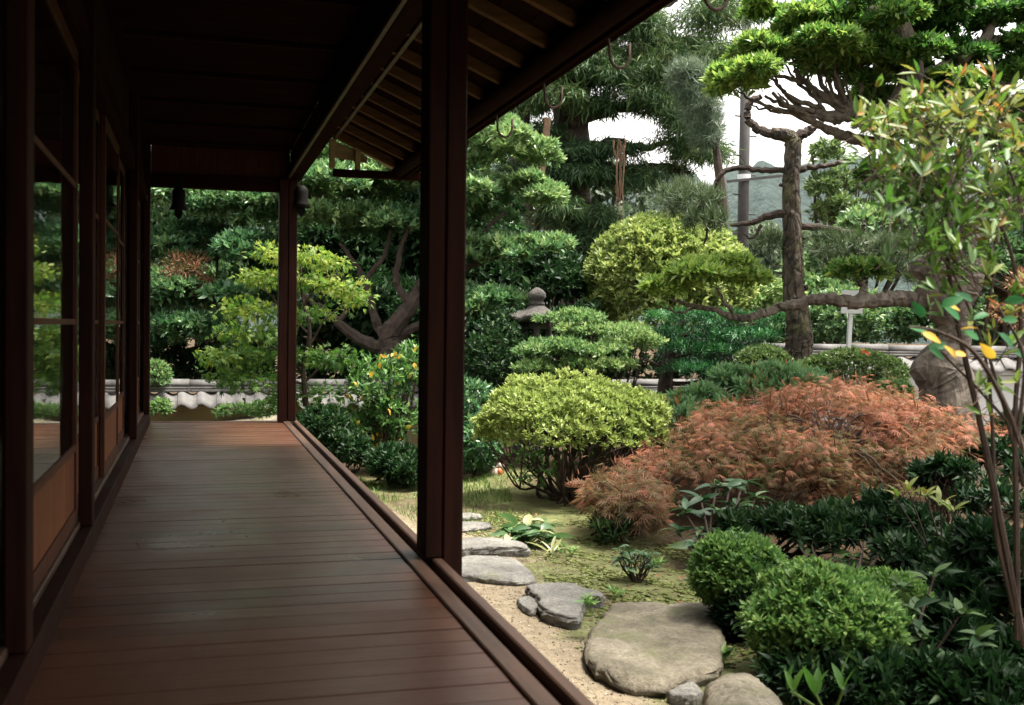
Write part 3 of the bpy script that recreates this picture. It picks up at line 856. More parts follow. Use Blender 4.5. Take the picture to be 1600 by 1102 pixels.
# ------------------------------------------------------------------ garden walls with tiled copings
def tiled_wall(name, label, a, b, zt, zb, body_mat, n_tiles, th=0.22):
    a, b = np.array(a, float), np.array(b, float)
    Lw = np.linalg.norm(b-a); ux = (b-a)/Lw
    ang = math.atan2(ux[1], ux[0])
    root = thing(name, label, 'wall', (a[0], a[1], zb)); root.rotation_euler = (0, 0, ang)
    def loc(mb, nm, mat, bevel=0.0, smooth=False, par=root):
        o = mb.build(nm, mat, None, smooth=smooth, bevel=bevel); o.parent = par; return o
    H = zt-zb
    loc(MB().box(0, Lw, -th/2, th/2, -0.3, H-0.34), 'wall_body', body_mat)
    loc(MB().box(0, Lw, -th/2-0.05, th/2+0.05, H-0.337, H-0.275), 'cornice', body_mat, 0.004)
    loc(MB().prism([(-th/2-0.10, H-0.272), (th/2+0.10, H-0.272), (0.05, H-0.165), (-0.05, H-0.165)], 0.003, Lw-0.003, 'x'), 'tile_bed', M['tileshade'])
    # wavy pan tiles, one object a tile, front and back
    pw = Lw/n_tiles
    tme = []
    for s in (-1, 1):
        V, Fc = [], []
        nu, nv = 8, 3
        for j in range(nv+1):
            for i in range(nu+1):
                u_, v_ = i/nu, j/nv
                z = 0.023*math.sin(2*PI*u_*0.94+0.4)-0.012*v_**3
                V.append((u_*pw*1.02, s*(0.06+v_*(th/2+0.13-0.06)), H-0.14-v_*0.115+z))
        for j in range(nv):
            for i in range(nu):
                q = j*(nu+1)+i
                Fc.append((q, q+1, q+nu+2, q+nu+1))
        k = len(V)
        for i in range(nu+1):      # thick front lip
            x, y_, z_ = V[nv*(nu+1)+i]; V.append((x, y_, z_-0.02))
        for i in range(nu):
            Fc.append((nv*(nu+1)+i, nv*(nu+1)+i+1, k+i+1, k+i))
        me = bpy.data.meshes.new('roof_tile'); me.from_pydata(V, [], Fc); me.materials.append(M['tile'])
        me.polygons.foreach_set('use_smooth', [True]*len(me.polygons))
        tme.append(me)
    for i in range(n_tiles):
        for me in tme:
            o = bpy.data.objects.new('roof_tile', me); link(o, root)
            o.location = (i*pw, random.uniform(-0.006, 0.006), random.uniform(-0.004, 0.004))
    # flat ridge courses and the round ridge tiles
    cme = None; rme_ = None
    nr = max(3, int(Lw/0.42)); rl = Lw/nr
    for i in range(nr):
        for lev, (hw, z0) in enumerate(((0.085, H-0.138), (0.075, H-0.108))):
            o = loc(MB().box(i*rl+0.003, (i+1)*rl-0.003, -hw, hw, z0, z0+0.026), 'course_tile', M['tile'], 0.004)
            o.location = (random.uniform(-.01, .01)*0+0, random.uniform(-0.004, 0.004), 0)
        prof = [(0.062*math.cos(t), H-0.080+0.078*math.sin(t)) for t in np.linspace(0, PI, 9)]
        mb = MB(); mb.prism(prof, i*rl+0.002, (i+1)*rl-0.002, 'x')
        o = loc(mb, 'ridge_tile', M['tile'], 0, True)
        o.location = (0, random.uniform(-0.005, 0.005), random.uniform(-0.004, 0.005))
    return root
tiled_wall('garden_wall', 'low ochre garden wall with a grey tiled coping at the back of the garden', (-2.6, 12.75), (6.3, 12.55), 0.81, 0.0, M['ochre'], 44)
tiled_wall('garden_wall', 'white plastered garden wall with a tiled coping behind the gnarled tree', (6.1, 12.05), (10.9, 10.52), 1.27, 0.0, M['plaster'], 21)

# ------------------------------------------------------------------ stones
def stone(label, outline, zt, hgt, mat='stone', name='stepping_stone', cat='stone', group=None, rough=0.015, layered=False, tilt=(0, 0), base=None, cvx=0.0):
    P = np.array([onz(x, y_, zt)[:2] for x, y_ in outline])
    if base is not None: P = P+np.array(base)
    P = np.vstack([P, P[:1]])
    n = 56
    seg = np.r_[0, np.cumsum(np.linalg.norm(np.diff(P, axis=0), axis=1))]
    C = curve(P, 6)[:-1]
    sC = np.r_[0, np.cumsum(np.linalg.norm(np.diff(np.vstack([C, C[:1]]), axis=0), axis=1))]
    tt = np.linspace(0, sC[-1], n, endpoint=False)
    Cx = np.interp(tt, sC, np.r_[C[:, 0], C[0, 0]]); Cy = np.interp(tt, sC, np.r_[C[:, 1], C[0, 1]])
    O = np.stack([Cx, Cy], 1)
    c = O.mean(0)
    size = np.abs(O-c).max()
    O = O+rng.normal(size=O.shape)*size*0.012
    rings = [(0.2, 0), (0.45, 0), (0.68, 0), (0.85, 0), (0.95, -0.004), (1.0, -0.016), (1.012, -0.4*hgt), (1.03, -0.6*hgt), (1.0, -0.85*hgt), (0.97, -hgt-0.05)]
    if layered:
        rings = [(0.2, 0), (0.45, 0), (0.68, 0), (0.85, 0), (0.96, -0.003), (0.985, -0.012), (0.975, -0.35*hgt), (1.03, -0.38*hgt), (1.035, -0.62*hgt), (0.99, -0.66*hgt), (1.02, -hgt-0.05)]
    vs = [(c[0], c[1], zt+cvx)]
    for r, dz in rings:
        q = c+(O-c)*r
        p3 = np.c_[q, np.zeros(n)]
        z = zt+dz+cvx*(1-r*r)+rough*lumps(p3*6+zt*7, 1.2)+rough*0.5*lumps(p3*17, 1.5)
        if r > 0.96 and dz < -0.01:
            q = q+rng.normal(size=q.shape)*size*0.01
        z = z+tilt[0]*(q[:, 0]-c[0])+tilt[1]*(q[:, 1]-c[1])
        vs += list(np.c_[q, z])
    fs = [(0, 1+j, 1+(j+1) % n) for j in range(n)]
    for i in range(len(rings)-1):
        for j in range(n):
            k = (j+1) % n
            fs.append((1+i*n+j, 1+(i+1)*n+j, 1+(i+1)*n+k, 1+i*n+k))
    mb = MB(); mb.v = [tuple(map(float, v)) for v in vs]; mb.f = fs
    o = mb.build(name, M[mat], None)
    a = np.array([pp.normal.z for pp in o.data.polygons])
    o.data.polygons.foreach_set('use_smooth', list(map(bool, np.abs(a) > 0.5)))
    return tag(o, label, cat, group)
def zz(pts, ox=700, oy=780, s=3.2): return [(ox+x/s, oy+y_/s) for x, y_ in pts]
SG = 'stepping stones beside the veranda'
stone('largest pale flat stepping stone with a rounded left side, in the foreground', zz([(830,515),(760,585),(715,650),(690,700),(700,760),(740,820),(830,870),(950,900),(1080,905),(1200,870),(1300,850),(1360,830),(1375,700),(1370,620),(1350,545),(1280,515),(1100,505),(950,505)]), 0.065, 0.065, 'stone', group=SG)
stone('jagged layered blue-grey stepping stone next to the largest stone', zz([(390,425),(480,415),(590,415),(700,440),(780,465),(760,485),(690,490),(665,555),(640,585),(560,575),(470,540),(455,500),(430,465)]), 0.06, 0.06, 'slate', group=SG, layered=True, rough=0.008)
stone('smooth pale grey stepping stone right beside the foot of the near post', zz([(-40,310),(75,285),(200,278),(330,290),(390,330),(425,370),(430,390),(330,396),(200,385),(130,375),(20,370)]), 0.045, 0.045, 'slate', group=SG, rough=0.006)
stone('long stepping stone with a dark straight front edge beyond the near post', zz([(-60,205),(70,192),(200,188),(330,200),(390,222),(398,240),(300,240),(180,236),(60,244),(-60,250)]), 0.07, 0.07, 'slate', group=SG, rough=0.006, layered=True)
stone('small pale stepping stone in the grass left of the hosta', zz([(-40,125),(70,108),(190,110),(215,125),(150,142),(0,150)]), 0.03, 0.03, 'slate', group=SG, rough=0.005)
stone('farthest and thinnest stepping stone at the grass edge', zz([(-20,75),(70,64),(150,68),(168,80),(100,88),(0,92)]), 0.03, 0.03, 'slate', group=SG, rough=0.005)
stone('rounded brown-grey rock at the bottom edge below the clipped shrub', [(1103,1075),(1118,1062),(1160,1049),(1188,1062),(1208,1084),(1225,1100),(1235,1130),(1170,1150),(1110,1135)], 0.14, 0.16, 'stone', 'rock', 'rock', cvx=0.05, rough=0.015)
stone('small dark wedge of stone between the largest stone and the rounded rock', zz([(1095,950),(1200,920),(1250,930),(1278,960),(1230,978),(1130,968)]), 0.05, 0.06, 'slate', 'rock', 'rock')
stone('flat pale stone lying in the dark undergrowth behind the clipped shrubs', [(1455,862),(1480,859),(1522,873),(1512,881),(1470,874)], 0.26, 0.26, 'stone', 'rock', 'rock')
stone('sloping mossy slab of rock at the foot of the ochre wall', [(325,655),(385,630),(432,636),(440,656),(400,672)], 0.42, 0.44, 'stone', 'rock', 'rock', tilt=(0.15, 0.1))
stone('bare sandy stone scrap beside the layered stepping stone', zz([(345,490),(400,475),(440,500),(450,540),(410,555),(360,520)]), 0.03, 0.04, 'slate', 'rock', 'rock', rough=0.004)

# ------------------------------------------------------------------ lantern, figurine, pole, sign
lp = at(838, 560, 12.3); lx, ly = lp[0], lp[1]
lant = thing('stone_lantern', 'weathered stone lantern with a wide curved roof standing among the shrubs', 'lantern', (lx, ly, 0))
zr = at(838, 500, 12.3)[2]
MB().lathe((lx, ly, 0), [(0.26, -0.02), (0.27, 0.10), (0.22, 0.16), (0.16, 0.20)], 12).build('base', M['lantern'], lant)
MB().lathe((lx, ly, 0.2), [(0.125, 0), (0.115, 0.3), (0.12, zr-0.85)], 14).build('shaft', M['lantern'], lant, smooth=True)
MB().lathe((lx, ly, zr-0.65), [(0.13, 0), (0.24, 0.10), (0.25, 0.20), (0.20, 0.23)], 12).build('platform', M['lantern'], lant)
mb = MB()
for i in range(6):
    a = PI/3*i+0.2
    mb.tube([(lx+0.15*math.cos(a), ly+0.15*math.sin(a), zr-0.42), (lx+0.15*math.cos(a), ly+0.15*math.sin(a), zr-0.06)], 0.035, 6)
mb.lathe((lx, ly, zr-0.42), [(0.18, 0), (0.18, 0.05)], 6); mb.lathe((lx, ly, zr-0.10), [(0.18, 0), (0.18, 0.08)], 6)
mb.build('fire_box', M['lantern'], lant)
mb = MB()
n = 30
prof = [(0.10, -0.04), (0.275, -0.03), (0.31, 0.0), (0.29, 0.03), (0.20, 0.07), (0.13, 0.115), (0.09, 0.15), (0.07, 0.16)]
vs = []
for r, z in prof:
    for j in range(n):
        a = 2*PI*j/n
        lift = 0.035*max(0, (r-0.15)/0.13)*(0.5+0.5*math.cos(6*a))
        rr = r*(1+0.07*math.cos(6*a)*(r > 0.15))
        vs.append((lx+rr*math.cos(a), ly+rr*math.sin(a), zr+z+lift))
fs = [(i*n+j, i*n+(j+1) % n, (i+1)*n+(j+1) % n, (i+1)*n+j) for i in range(len(prof)-1) for j in range(n)]
fs += [tuple(range(n))[::-1], tuple(range((len(prof)-1)*n, len(prof)*n))]
mb.add(vs, fs); mb.build('roof', M['lantern'], lant, smooth=True)
MB().lathe((lx, ly, zr+0.155), [(0.08, 0), (0.088, 0.03), (0.07, 0.05), (0.075, 0.065), (0.10, 0.09), (0.095, 0.14), (0.06, 0.175), (0.015, 0.20)], 16).build('finial', M['lantern'], lant, smooth=True)

fp = onz(775, 748, -0.01)
fig = thing('garden_figurine', 'small pale clay bird figurine with an orange breast half hidden in the grass', 'figurine', fp)
k = 0.9*np.linalg.norm(fp)/FPX*10   # about ten photograph pixels
def ell(c, rx, ry, rz_, mat, nm, n=14, m_=8):
    mb = MB(); prof = [(max(1e-3, math.sin(PI*i/m_)), -math.cos(PI*i/m_)) for i in range(m_+1)]
    mb.lathe((0, 0, 0), prof, n)
    mb.v = [(c[0]+x*rx, c[1]+y_*ry, c[2]+z*rz_) for x, y_, z in mb.v]
    return mb.build(nm, mat, fig, smooth=True)
c0 = np.array(fp)
ell(c0+np.array([0.0, 0, 0.045]), 0.062, 0.045, 0.06, M['figure_pale'], 'body')
ell(c0+np.array([0.026, -0.018, 0.06]), 0.033, 0.035, 0.045, M['figure_orange'], 'breast')
ell(c0+np.array([0.045, 0, 0.115]), 0.042, 0.034, 0.034, M['figure_grey'], 'head')
MB().tube([c0+np.array([0.014, -0.01, 0.118]), c0+np.array([-0.005, -0.012, 0.116])], [0.011, 0.004], 8).build('beak', M['figure_pale'], fig)

pp = at(1160, 420, 26)
pole = thing('utility_pole', 'tall grey utility pole rising behind the pine', 'pole', (pp[0], pp[1], 0))
MB().tube([(pp[0], pp[1], 0), (pp[0], pp[1], 9.5)], [0.145, 0.11], 14).build('shaft', M['concrete'], pole, smooth=True)
zb_ = at(1161, 277, 26)[2]
MB().tube([(pp[0], pp[1], zb_-0.06), (pp[0], pp[1], zb_+0.05)], [0.15, 0.15], 14).build('band', M['white'], pole)
MB().bar((pp[0]-0.5, pp[1]-0.15, zb_-0.15), (pp[0]+0.9, pp[1]-0.15, zb_+0.05), 0.06, 0.06).build('brace_arm', M['concrete'], pole)
for i in range(8):
    s = -1 if i % 2 else 1
    MB().tube([(pp[0], pp[1], 3.2+i*0.45), (pp[0]+s*0.28, pp[1]-0.05, 3.2+i*0.45)], 0.02, 6).build('step_bolt', M['concrete'], pole)

a_, b_ = at(1321, 560, 12.1), at(1330, 470, 12.1)
sign = thing('sign', 'blank white sign board on a thin pale post behind the long horizontal limb', 'sign', a_)
MB().bar(a_+np.array([0, 0, -0.7]), b_, 0.045, 0.03, (0, 1, 0)).build('post', M['white'], sign)
c_ = at(1331, 472, 12.0)
MB().bar(c_-R0*0.115, c_+R0*0.115, 0.02, 0.25, (0, 0, 1)).build('board', M['white'], sign, bevel=0.003)

# ================================================================== PLANTS
def tree(name, label, cat, base, group=None):
    return thing(name, label, cat, (base[0], base[1], 0), group)
def P3(pts, d): return [at(x, y_, d if len(q) == 0 else q[0]) for x, y_, *q in pts]

# --- big broadleaf evergreen with a forked dark trunk
b0 = at(612, 560, 13.3)
t = tree('broadleaf_tree', 'large dark evergreen tree with a forked trunk behind the near post', 'tree', b0)
mb = MB()
limb_r(mb, [(b0[0], b0[1], 0), at(608, 570, 13.3), at(612, 545, 13.3), at(610, 520, 13.3), at(640, 480, 13.3), at(660, 440, 13.4)], [0.16, 0.14, 0.13, 0.12, 0.10, 0.06], 10)
for pts, r in (([(610, 545), (570, 535), (530, 505), (500, 480), (470, 455)], 0.09), ([(612, 540), (590, 510), (575, 460), (560, 420), (530, 380)], 0.07),
               ([(615, 530), (655, 510), (700, 500), (760, 480)], 0.07), ([(640, 480), (620, 440), (625, 400), (640, 350)], 0.06),
               ([(655, 450), (720, 420), (780, 400), (830, 385)], 0.05), ([(565, 440), (600, 400), (610, 360)], 0.035), ([(700, 430), (740, 380), (790, 330)], 0.04), ([(530, 505), (545, 470), (530, 430)], 0.035)):
    limb(mb, P3(pts, 13.3), r, 0.02, 7, 5, 0.08, 1, 0.008)
mb.build('trunk', M['dark_bark'], t)
D = 13.3
pads = [Pad(540, 310, 110, 34, D, 0.9, .12), Pad(640, 290, 100, 40, D+.3, 0.9, .1), Pad(800, 255, 70, 45, D, 0.8, .25), Pad(770, 215, 45, 30, D, 0.5, .28), Pad(800, 320, 85, 42, D-.2, 0.8, .18),
        Pad(835, 405, 55, 36, D-.3, 0.6, .1), Pad(770, 405, 75, 40, D, 0.7, 0), Pad(620, 365, 90, 30, D+.4, 0.7, -.15), Pad(500, 350, 70, 32, D, 0.7, .08),
        Pad(720, 340, 80, 50, D+.3, 0.8, 0), Pad(755, 480, 75, 28, D-.2, 0.6, -.05), Pad(520, 250, 70, 30, D+.6, 0.6, .1), Pad(700, 240, 60, 40, D+.5, 0.7, .15)]
foliage('crown', t, G['evergreen'], cloud(pads, 9, .42, .5), 10500, 10, 0.06, 0.082, 0.034, 0.5, 0.5, 0.5, 'kite', 0.50, 0.15, 0.6, -0.15, 0.2, 3.0, star=True)

# --- camellia bank behind the ochre wall, left
b0 = at(330, 560, 14.0)
t = tree('camellia', 'dense glossy camellia rising behind the low ochre wall, left of the green maple', 'shrub', b0)
mb = MB()
for x, y_ in ((290, 440), (340, 400), (380, 420), (420, 360), (300, 500), (370, 500)):
    limb(mb, [(b0[0]+rng.normal()*.2, b0[1], 0), at((330+x)/2, 540, 14), at(x, y_, 14)], 0.06, 0.015, 6, 4, 0.08)
mb.build('trunk', M['dark_bark'], t)
D = 14.0
pads = [Pad(275, 320, 70, 38, D, 0.8, .15), Pad(385, 335, 95, 36, D, .8, .15), Pad(345, 300, 100, 30, D+.4, .8, 0), Pad(395, 405, 70, 34, D-.2, .7, .05), Pad(262, 400, 45, 50, D, .6, .1), Pad(310, 395, 80, 40, D+.5, .6, -.1),
        Pad(345, 470, 80, 40, D-.3, .7, .08), Pad(265, 480, 60, 45, D-.1, .7, .08), Pad(320, 540, 75, 48, D-.4, .6, .0), Pad(265, 545, 55, 50, D-.3, .5, -.1), Pad(385, 560, 60, 40, D, .6, -.1), Pad(420, 470, 60, 60, D+.4, .6, -.1)]
foliage('crown', t, G['camellia'], cloud(pads, 8, .45, .5), 8200, 9, 0.065, 0.088, 0.036, 0.5, 0.35, 0.55, 'kite', 0.45, 0.17, 0.6, -0.2, 0.2, 3.0, star=True)
foliage('withered_spray', t, G['brown'], [Pad(292, 425, 40, 26, D-.5, .3), Pad(330, 455, 26, 16, D-.55, .2)], 170, 7, 0.06, 0.075, 0.012, .4, .2, .7, 'kite', .5, .25, .2)

# --- pale shrub at the left end of the ochre wall
b0 = at(245, 600, 11.9)
t = tree('shrub', 'small light green shrub at the left end of the ochre wall by the house', 'shrub', b0)
foliage('foliage', t, G['layered'], [Pad(244, 590, 24, 26, 11.9, .2), Pad(248, 640, 18, 14, 11.7, .15)], 260, 8, .03, .045, .02, .5, .5, .5, 'kite', .45, star=True)
b0 = at(390, 655, 11.4)
t = tree('shrub', 'low creeping green shrub in front of the ochre wall', 'shrub', b0)
foliage('foliage', t, G['layered'], [Pad(375, 645, 40, 11, 11.4, .2), Pad(420, 640, 30, 12, 11.5, .2)], 300, 8, .03, .04, .018, .5, .5, .5, 'kite', .4, star=True)

# --- green maple by the far post
b0 = at(474, 640, 10.9)
t = tree('maple_tree', 'slender maple with layered yellow-green sprays beside the far post', 'tree', b0)
mb = MB()
limb(mb, [(b0[0], b0[1], 0), at(478, 640, 10.9), at(474, 580, 10.9), at(484, 520, 10.95), at(472, 460, 11), at(470, 410, 11)], 0.035, 0.010, 8, 6)
for pts in ([(474, 580), (430, 545), (380, 530), (345, 545)], [(476, 560), (500, 510), (540, 470)], [(480, 520), (440, 480), (410, 450)], [(474, 600), (520, 560), (555, 560)], [(474, 480), (500, 440), (530, 430)], [(476, 600), (420, 590), (370, 590)]):
    limb(mb, P3(pts, 10.9), 0.014, 0.004, 6, 5, 0.05, 1, 0.006)
mb.build('trunk', M['stem'], t)
D = 10.9
pads = [Pad(452, 398, 60, 8, D, .45, .30), Pad(505, 410, 48, 8, D+.1, .4, .26), Pad(420, 436, 52, 8, D-.05, .4, .22), Pad(528, 448, 48, 8, D, .4, .26), Pad(480, 440, 50, 8, D+.2, .4, .15), Pad(385, 484, 50, 8, D-.05, .4, .18), Pad(560, 470, 28, 7, D, .3, .2),
        Pad(470, 490, 62, 9, D+.2, .4, .0), Pad(400, 520, 70, 9, D, .45, .06), Pad(350, 556, 44, 8, D-.1, .35, .12), Pad(430, 556, 70, 10, D+.1, .4, -.05), Pad(525, 560, 50, 12, D, .4, -.15),
        Pad(395, 595, 62, 9, D, .4, -.08), Pad(360, 585, 40, 8, D, .3, 0), Pad(505, 615, 45, 16, D+.2, .3, -.2), Pad(515, 660, 45, 14, D-.1, .3, -.25), Pad(450, 620, 40, 12, D+.1, .3, -.15)]
foliage('crown', t, G['maple'], pads, 1500, 3, 0.07, 0.052, 0.014, 0.7, 0.0, 0.25, 'kite', 0.40, 0.10, 0.3, -1, 0.25, 3.0, fan=5, droop=0.14, nup=2.0)

# --- yellow-leaved shrub and low dark shrubs at the wall foot
b0 = at(600, 690, 10.9)
t = tree('shrub', 'loose twiggy shrub with some yellowed leaves left of the near post', 'shrub', b0)
mb = MB()
pads = [Pad(590, 600, 50, 45, 10.9, .4), Pad(618, 650, 42, 40, 10.8, .35), Pad(555, 675, 45, 30, 10.8, .3), Pad(640, 570, 30, 35, 11, .3)]
twigs(mb, (b0[0], b0[1], 0.0), pads, 26, 0.014, 0.005, 0.1)
mb.build('stem', M['stem'], t)
foliage('foliage', t, G['near'], pads, 620, 6, .05, .075, .028, .5, .4, .55, 'kite', .35, .2, .4, -1, .2, 3, star=True)
ylp = None
ylm = [blade_proto('yellow_leaf', G['yellow'], .5, v, 4, .12, .25) for v in (.2, .8)]
for _ in range(46):
    q = pads[rng.integers(len(pads))]
    v = unit(rng.normal(size=3))
    place_leaf(random.choice(ylm), t, q.c+R0*v[0]*q.rx-FH*abs(v[1])*q.rd+np.array([0, 0, v[2]*q.rz]), rng.normal(size=3)*.7+np.array([0, -.2, -.3]), unit(np.array([0, -.7, .5])+rng.normal(size=3)*.4), rng.uniform(.05, .085), 'yellow_leaf')
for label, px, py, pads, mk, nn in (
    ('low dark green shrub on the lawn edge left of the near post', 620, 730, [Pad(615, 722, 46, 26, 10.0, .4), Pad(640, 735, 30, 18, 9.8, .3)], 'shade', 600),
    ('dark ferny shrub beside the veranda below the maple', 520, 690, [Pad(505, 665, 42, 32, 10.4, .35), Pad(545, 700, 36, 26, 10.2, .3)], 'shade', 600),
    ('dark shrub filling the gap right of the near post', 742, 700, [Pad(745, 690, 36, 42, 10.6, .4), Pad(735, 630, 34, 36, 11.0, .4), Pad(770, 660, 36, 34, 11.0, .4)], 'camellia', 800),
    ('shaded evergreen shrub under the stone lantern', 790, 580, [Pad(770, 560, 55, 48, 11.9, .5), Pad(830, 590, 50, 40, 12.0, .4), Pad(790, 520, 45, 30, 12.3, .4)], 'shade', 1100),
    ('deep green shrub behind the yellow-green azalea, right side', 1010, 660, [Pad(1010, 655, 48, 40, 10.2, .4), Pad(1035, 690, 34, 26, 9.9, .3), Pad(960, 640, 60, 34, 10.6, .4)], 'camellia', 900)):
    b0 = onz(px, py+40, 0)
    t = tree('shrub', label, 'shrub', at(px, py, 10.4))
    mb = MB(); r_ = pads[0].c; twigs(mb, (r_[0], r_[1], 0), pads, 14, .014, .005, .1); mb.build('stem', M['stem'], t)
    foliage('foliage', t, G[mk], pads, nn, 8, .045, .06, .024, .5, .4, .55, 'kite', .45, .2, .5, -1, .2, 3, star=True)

# --- yellow-green azalea, umbrella-shaped with bare stems
b0 = onz(893, 782, 0.0)
t = tree('azalea', 'umbrella-shaped yellow-green azalea with bare twisting stems in the middle of the garden', 'shrub', b0)
D = float(np.dot(b0-CAMP, F))
dome = [Pad(892, 688, 148, 96, D, .72), Pad(840, 665, 88, 62, D-.1, .5), Pad(950, 660, 90, 60, D, .55)]
low = [Pad(835, 725, 45, 40, D-.2, .3), Pad(985, 700, 60, 45, D+.3, .3), Pad(900, 690, 60, 40, D+.5, .2)]
mb = MB()
X, Nn, _, _ = sample_pads(dome, 42, 0.7, 0.02, 0.1)
for x in X:
    s = b0+np.array([rng.normal()*.07, rng.normal()*.07, -.02])
    mid = s*0.45+x*0.55+np.array([0, 0, -0.10])+rng.normal(size=3)*.07
    c = curve([s, (s*.75+mid*.25)+rng.normal(size=3)*.045, mid, mid*.45+x*.55+rng.normal(size=3)*.05, x], 4)
    mb.tube(c, np.linspace(rng.uniform(.010, .022), .005, len(c)), 5, .12)
    for _ in range(2):
        e = x+rng.normal(size=3)*np.array([.12, .12, .04])
        limb(mb, [mid, mid*.4+e*.6+rng.normal(size=3)*.03, e], .008, .004, 4, 3, .05)
limb(mb, [b0, at(1000, 720, D), at(1075, 690, D)], .015, .005, 5, 5, .1, 1, .01)
mb.build('stem', M['stem'], t)
foliage('foliage', t, G['azalea'], dome, 3700, 9, .035, .042, .018, .45, .6, .55, 'kite', .55, .17, .86, .015, .2, 6.0, star=True)
foliage('lower_foliage', t, G['near'], low, 260, 7, .04, .04, .017, .4, .5, .6, 'kite', .4, .2, .3, -1, .2, 3, star=True)

# --- layered fresh green shrub in front of the lantern
b0 = at(925, 600, 11.4)
t = tree('layered_shrub', 'fresh green shrub with flat layered tiers right of the stone lantern', 'shrub', b0)
D = 11.4
pads = [Pad(893, 505, 48, 14, D+.2, .4, 0), Pad(945, 525, 62, 15, D, .45, .15), Pad(985, 540, 40, 12, D-.1, .35, .3), Pad(868, 550, 42, 16, D-.2, .35, 0), Pad(930, 552, 70, 16, D-.1, .45, .05), Pad(955, 578, 45, 12, D-.3, .35, .2), Pad(875, 580, 48, 16, D-.3, .35, .1), Pad(840, 560, 30, 14, D, .3, -.1)]
mb = MB(); twigs(mb, (b0[0], b0[1], 0.1), pads, 30, .018, .005, .05); mb.build('stem', M['stem'], t)
foliage('foliage', t, G['layered'], cloud(pads, 6, .62, .45), 2700, 9, .05, .045, .018, .5, .35, .5, 'kite', .40, .16, .5, -.2, .2, 4.0, star=True)

# --- dark yew with horizontal tiers
b0 = at(1041, 600, 12.4)
t = tree('yew_tree', 'dark green yew with flat horizontal tiers on a black trunk', 'tree', b0)
mb = MB(); limb(mb, [(b0[0], b0[1], 0), at(1040, 600, 12.4), at(1050, 540, 12.4), at(1075, 490, 12.4)], .11, .03, 9, 6, .08)
for x, y_ in ((1190, 535), (1180, 505), (1110, 590), (1000, 560), (1030, 510), (1210, 560)):
    limb(mb, [at(1046, min(600, y_+25), 12.4), at((1046+x)/2, y_+8, 12.4), at(x, y_, 12.4)], .03, .008, 6, 4, .06)
mb.build('trunk', M['dark_bark'], t)
D = 12.4
pads = [Pad(1050, 498, 46, 8, D, .4, .2), Pad(1120, 500, 50, 8, D-.1, .5, .2), Pad(1190, 500, 40, 8, D+.1, .4, .15), Pad(1085, 526, 60, 8, D-.3, .45, .12), Pad(1168, 526, 56, 8, D-.2, .5, .12), Pad(1045, 545, 46, 8, D-.3, .4, .05), Pad(1130, 553, 66, 8, D-.4, .5, .08), Pad(1195, 556, 36, 8, D-.2, .4, .05), Pad(1090, 580, 66, 8, D-.4, .5, .0), Pad(1170, 586, 46, 8, D-.3, .4, .0)]
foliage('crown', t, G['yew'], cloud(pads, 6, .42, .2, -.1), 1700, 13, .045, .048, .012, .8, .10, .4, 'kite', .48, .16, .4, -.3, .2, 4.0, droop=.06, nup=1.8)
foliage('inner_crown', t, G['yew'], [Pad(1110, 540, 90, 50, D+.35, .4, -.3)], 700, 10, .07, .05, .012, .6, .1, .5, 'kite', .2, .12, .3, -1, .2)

# --- clipped dome beyond the wall
b0 = at(1045, 500, 15.4)
t = tree('clipped_tree', 'tall clipped yellow-green dome tree behind the yew', 'tree', b0)
mb = MB(); limb(mb, [(b0[0], b0[1], 0), at(1045, 470, 15.4), at(1045, 380, 15.4)], .12, .04, 8, 5); twigs(mb, at(1045, 500, 15.4), [Pad(1045, 460, 110, 90, 15.4, .9)], 30, .03, .008, .0, .7)
mb.build('trunk', M['dark_bark'], t)
foliage('crown', t, G['topiary'], [Pad(1045, 468, 134, 132, 15.4, 1.15, .05), Pad(1010, 440, 95, 95, 15.3, .9, .05), Pad(1090, 450, 85, 85, 15.3, .9, .0)], 8200, 8, .06, .078, .036, .6, .5, .6, 'kite', .55, .2, .74, -.5, .11, 4.5, star=True)

# --- hedge rhododendron, round azaleas under the pine
b0 = at(1180, 650, 10.2)
t = tree('rhododendron', 'long low bank of pale green rhododendron behind the red maple', 'shrub', b0)
pads = [Pad(1190, 618, 80, 26, 10.2, .5), Pad(1110, 640, 52, 26, 10.0, .4), Pad(1250, 606, 42, 18, 10.4, .4), Pad(1080, 655, 28, 18, 9.8, .3), Pad(1150, 600, 40, 16, 10.4, .4)]
mb = MB(); twigs(mb, (b0[0], b0[1], 0.1), pads, 20, .016, .006, .0); mb.build('stem', M['stem'], t)
foliage('foliage', t, G['rhodo'], cloud(pads, 6, .5, .5), 1000, 9, .05, .088, .030, .45, .55, .5, 'leaf', .5, .17, .6, -.2, .15, 3.0, star=True)
for label, pads, nn, mk in (
    ('rounded olive-green bush left of the pine trunk', [Pad(1192, 573, 46, 30, 11.5, .35)], 1000, 'bush'),
    ('wide rounded bush right of the pine trunk with one red flower', [Pad(1335, 585, 84, 36, 11.2, .45), Pad(1265, 592, 36, 26, 11.3, .3)], 1900, 'bush'),
    ('small loose bush at the right foot of the rounded bush', [Pad(1392, 615, 32, 20, 10.6, .25)], 420, 'layered')):
    c = pads[0].c
    t = tree('round_bush', label, 'bush', c)
    mb = MB(); twigs(mb, (c[0], c[1], 0.1), pads, 14, .014, .005, .0); mb.build('stem', M['stem'], t)
    foliage('foliage', t, G[mk], pads, nn, 9, .03, .04, .017, .5, .5, .55, 'kite', .45, .17, .75, -.5, .1, 5.0, star=True)
    if 'flower' in label:
        foliage('flower', t, G['flower'], [Pad(1352, 556, 5, 4, 10.78, .02)], 2, 5, .02, .035, .022, .3, .5, .6, 'leaf', .5, .05)

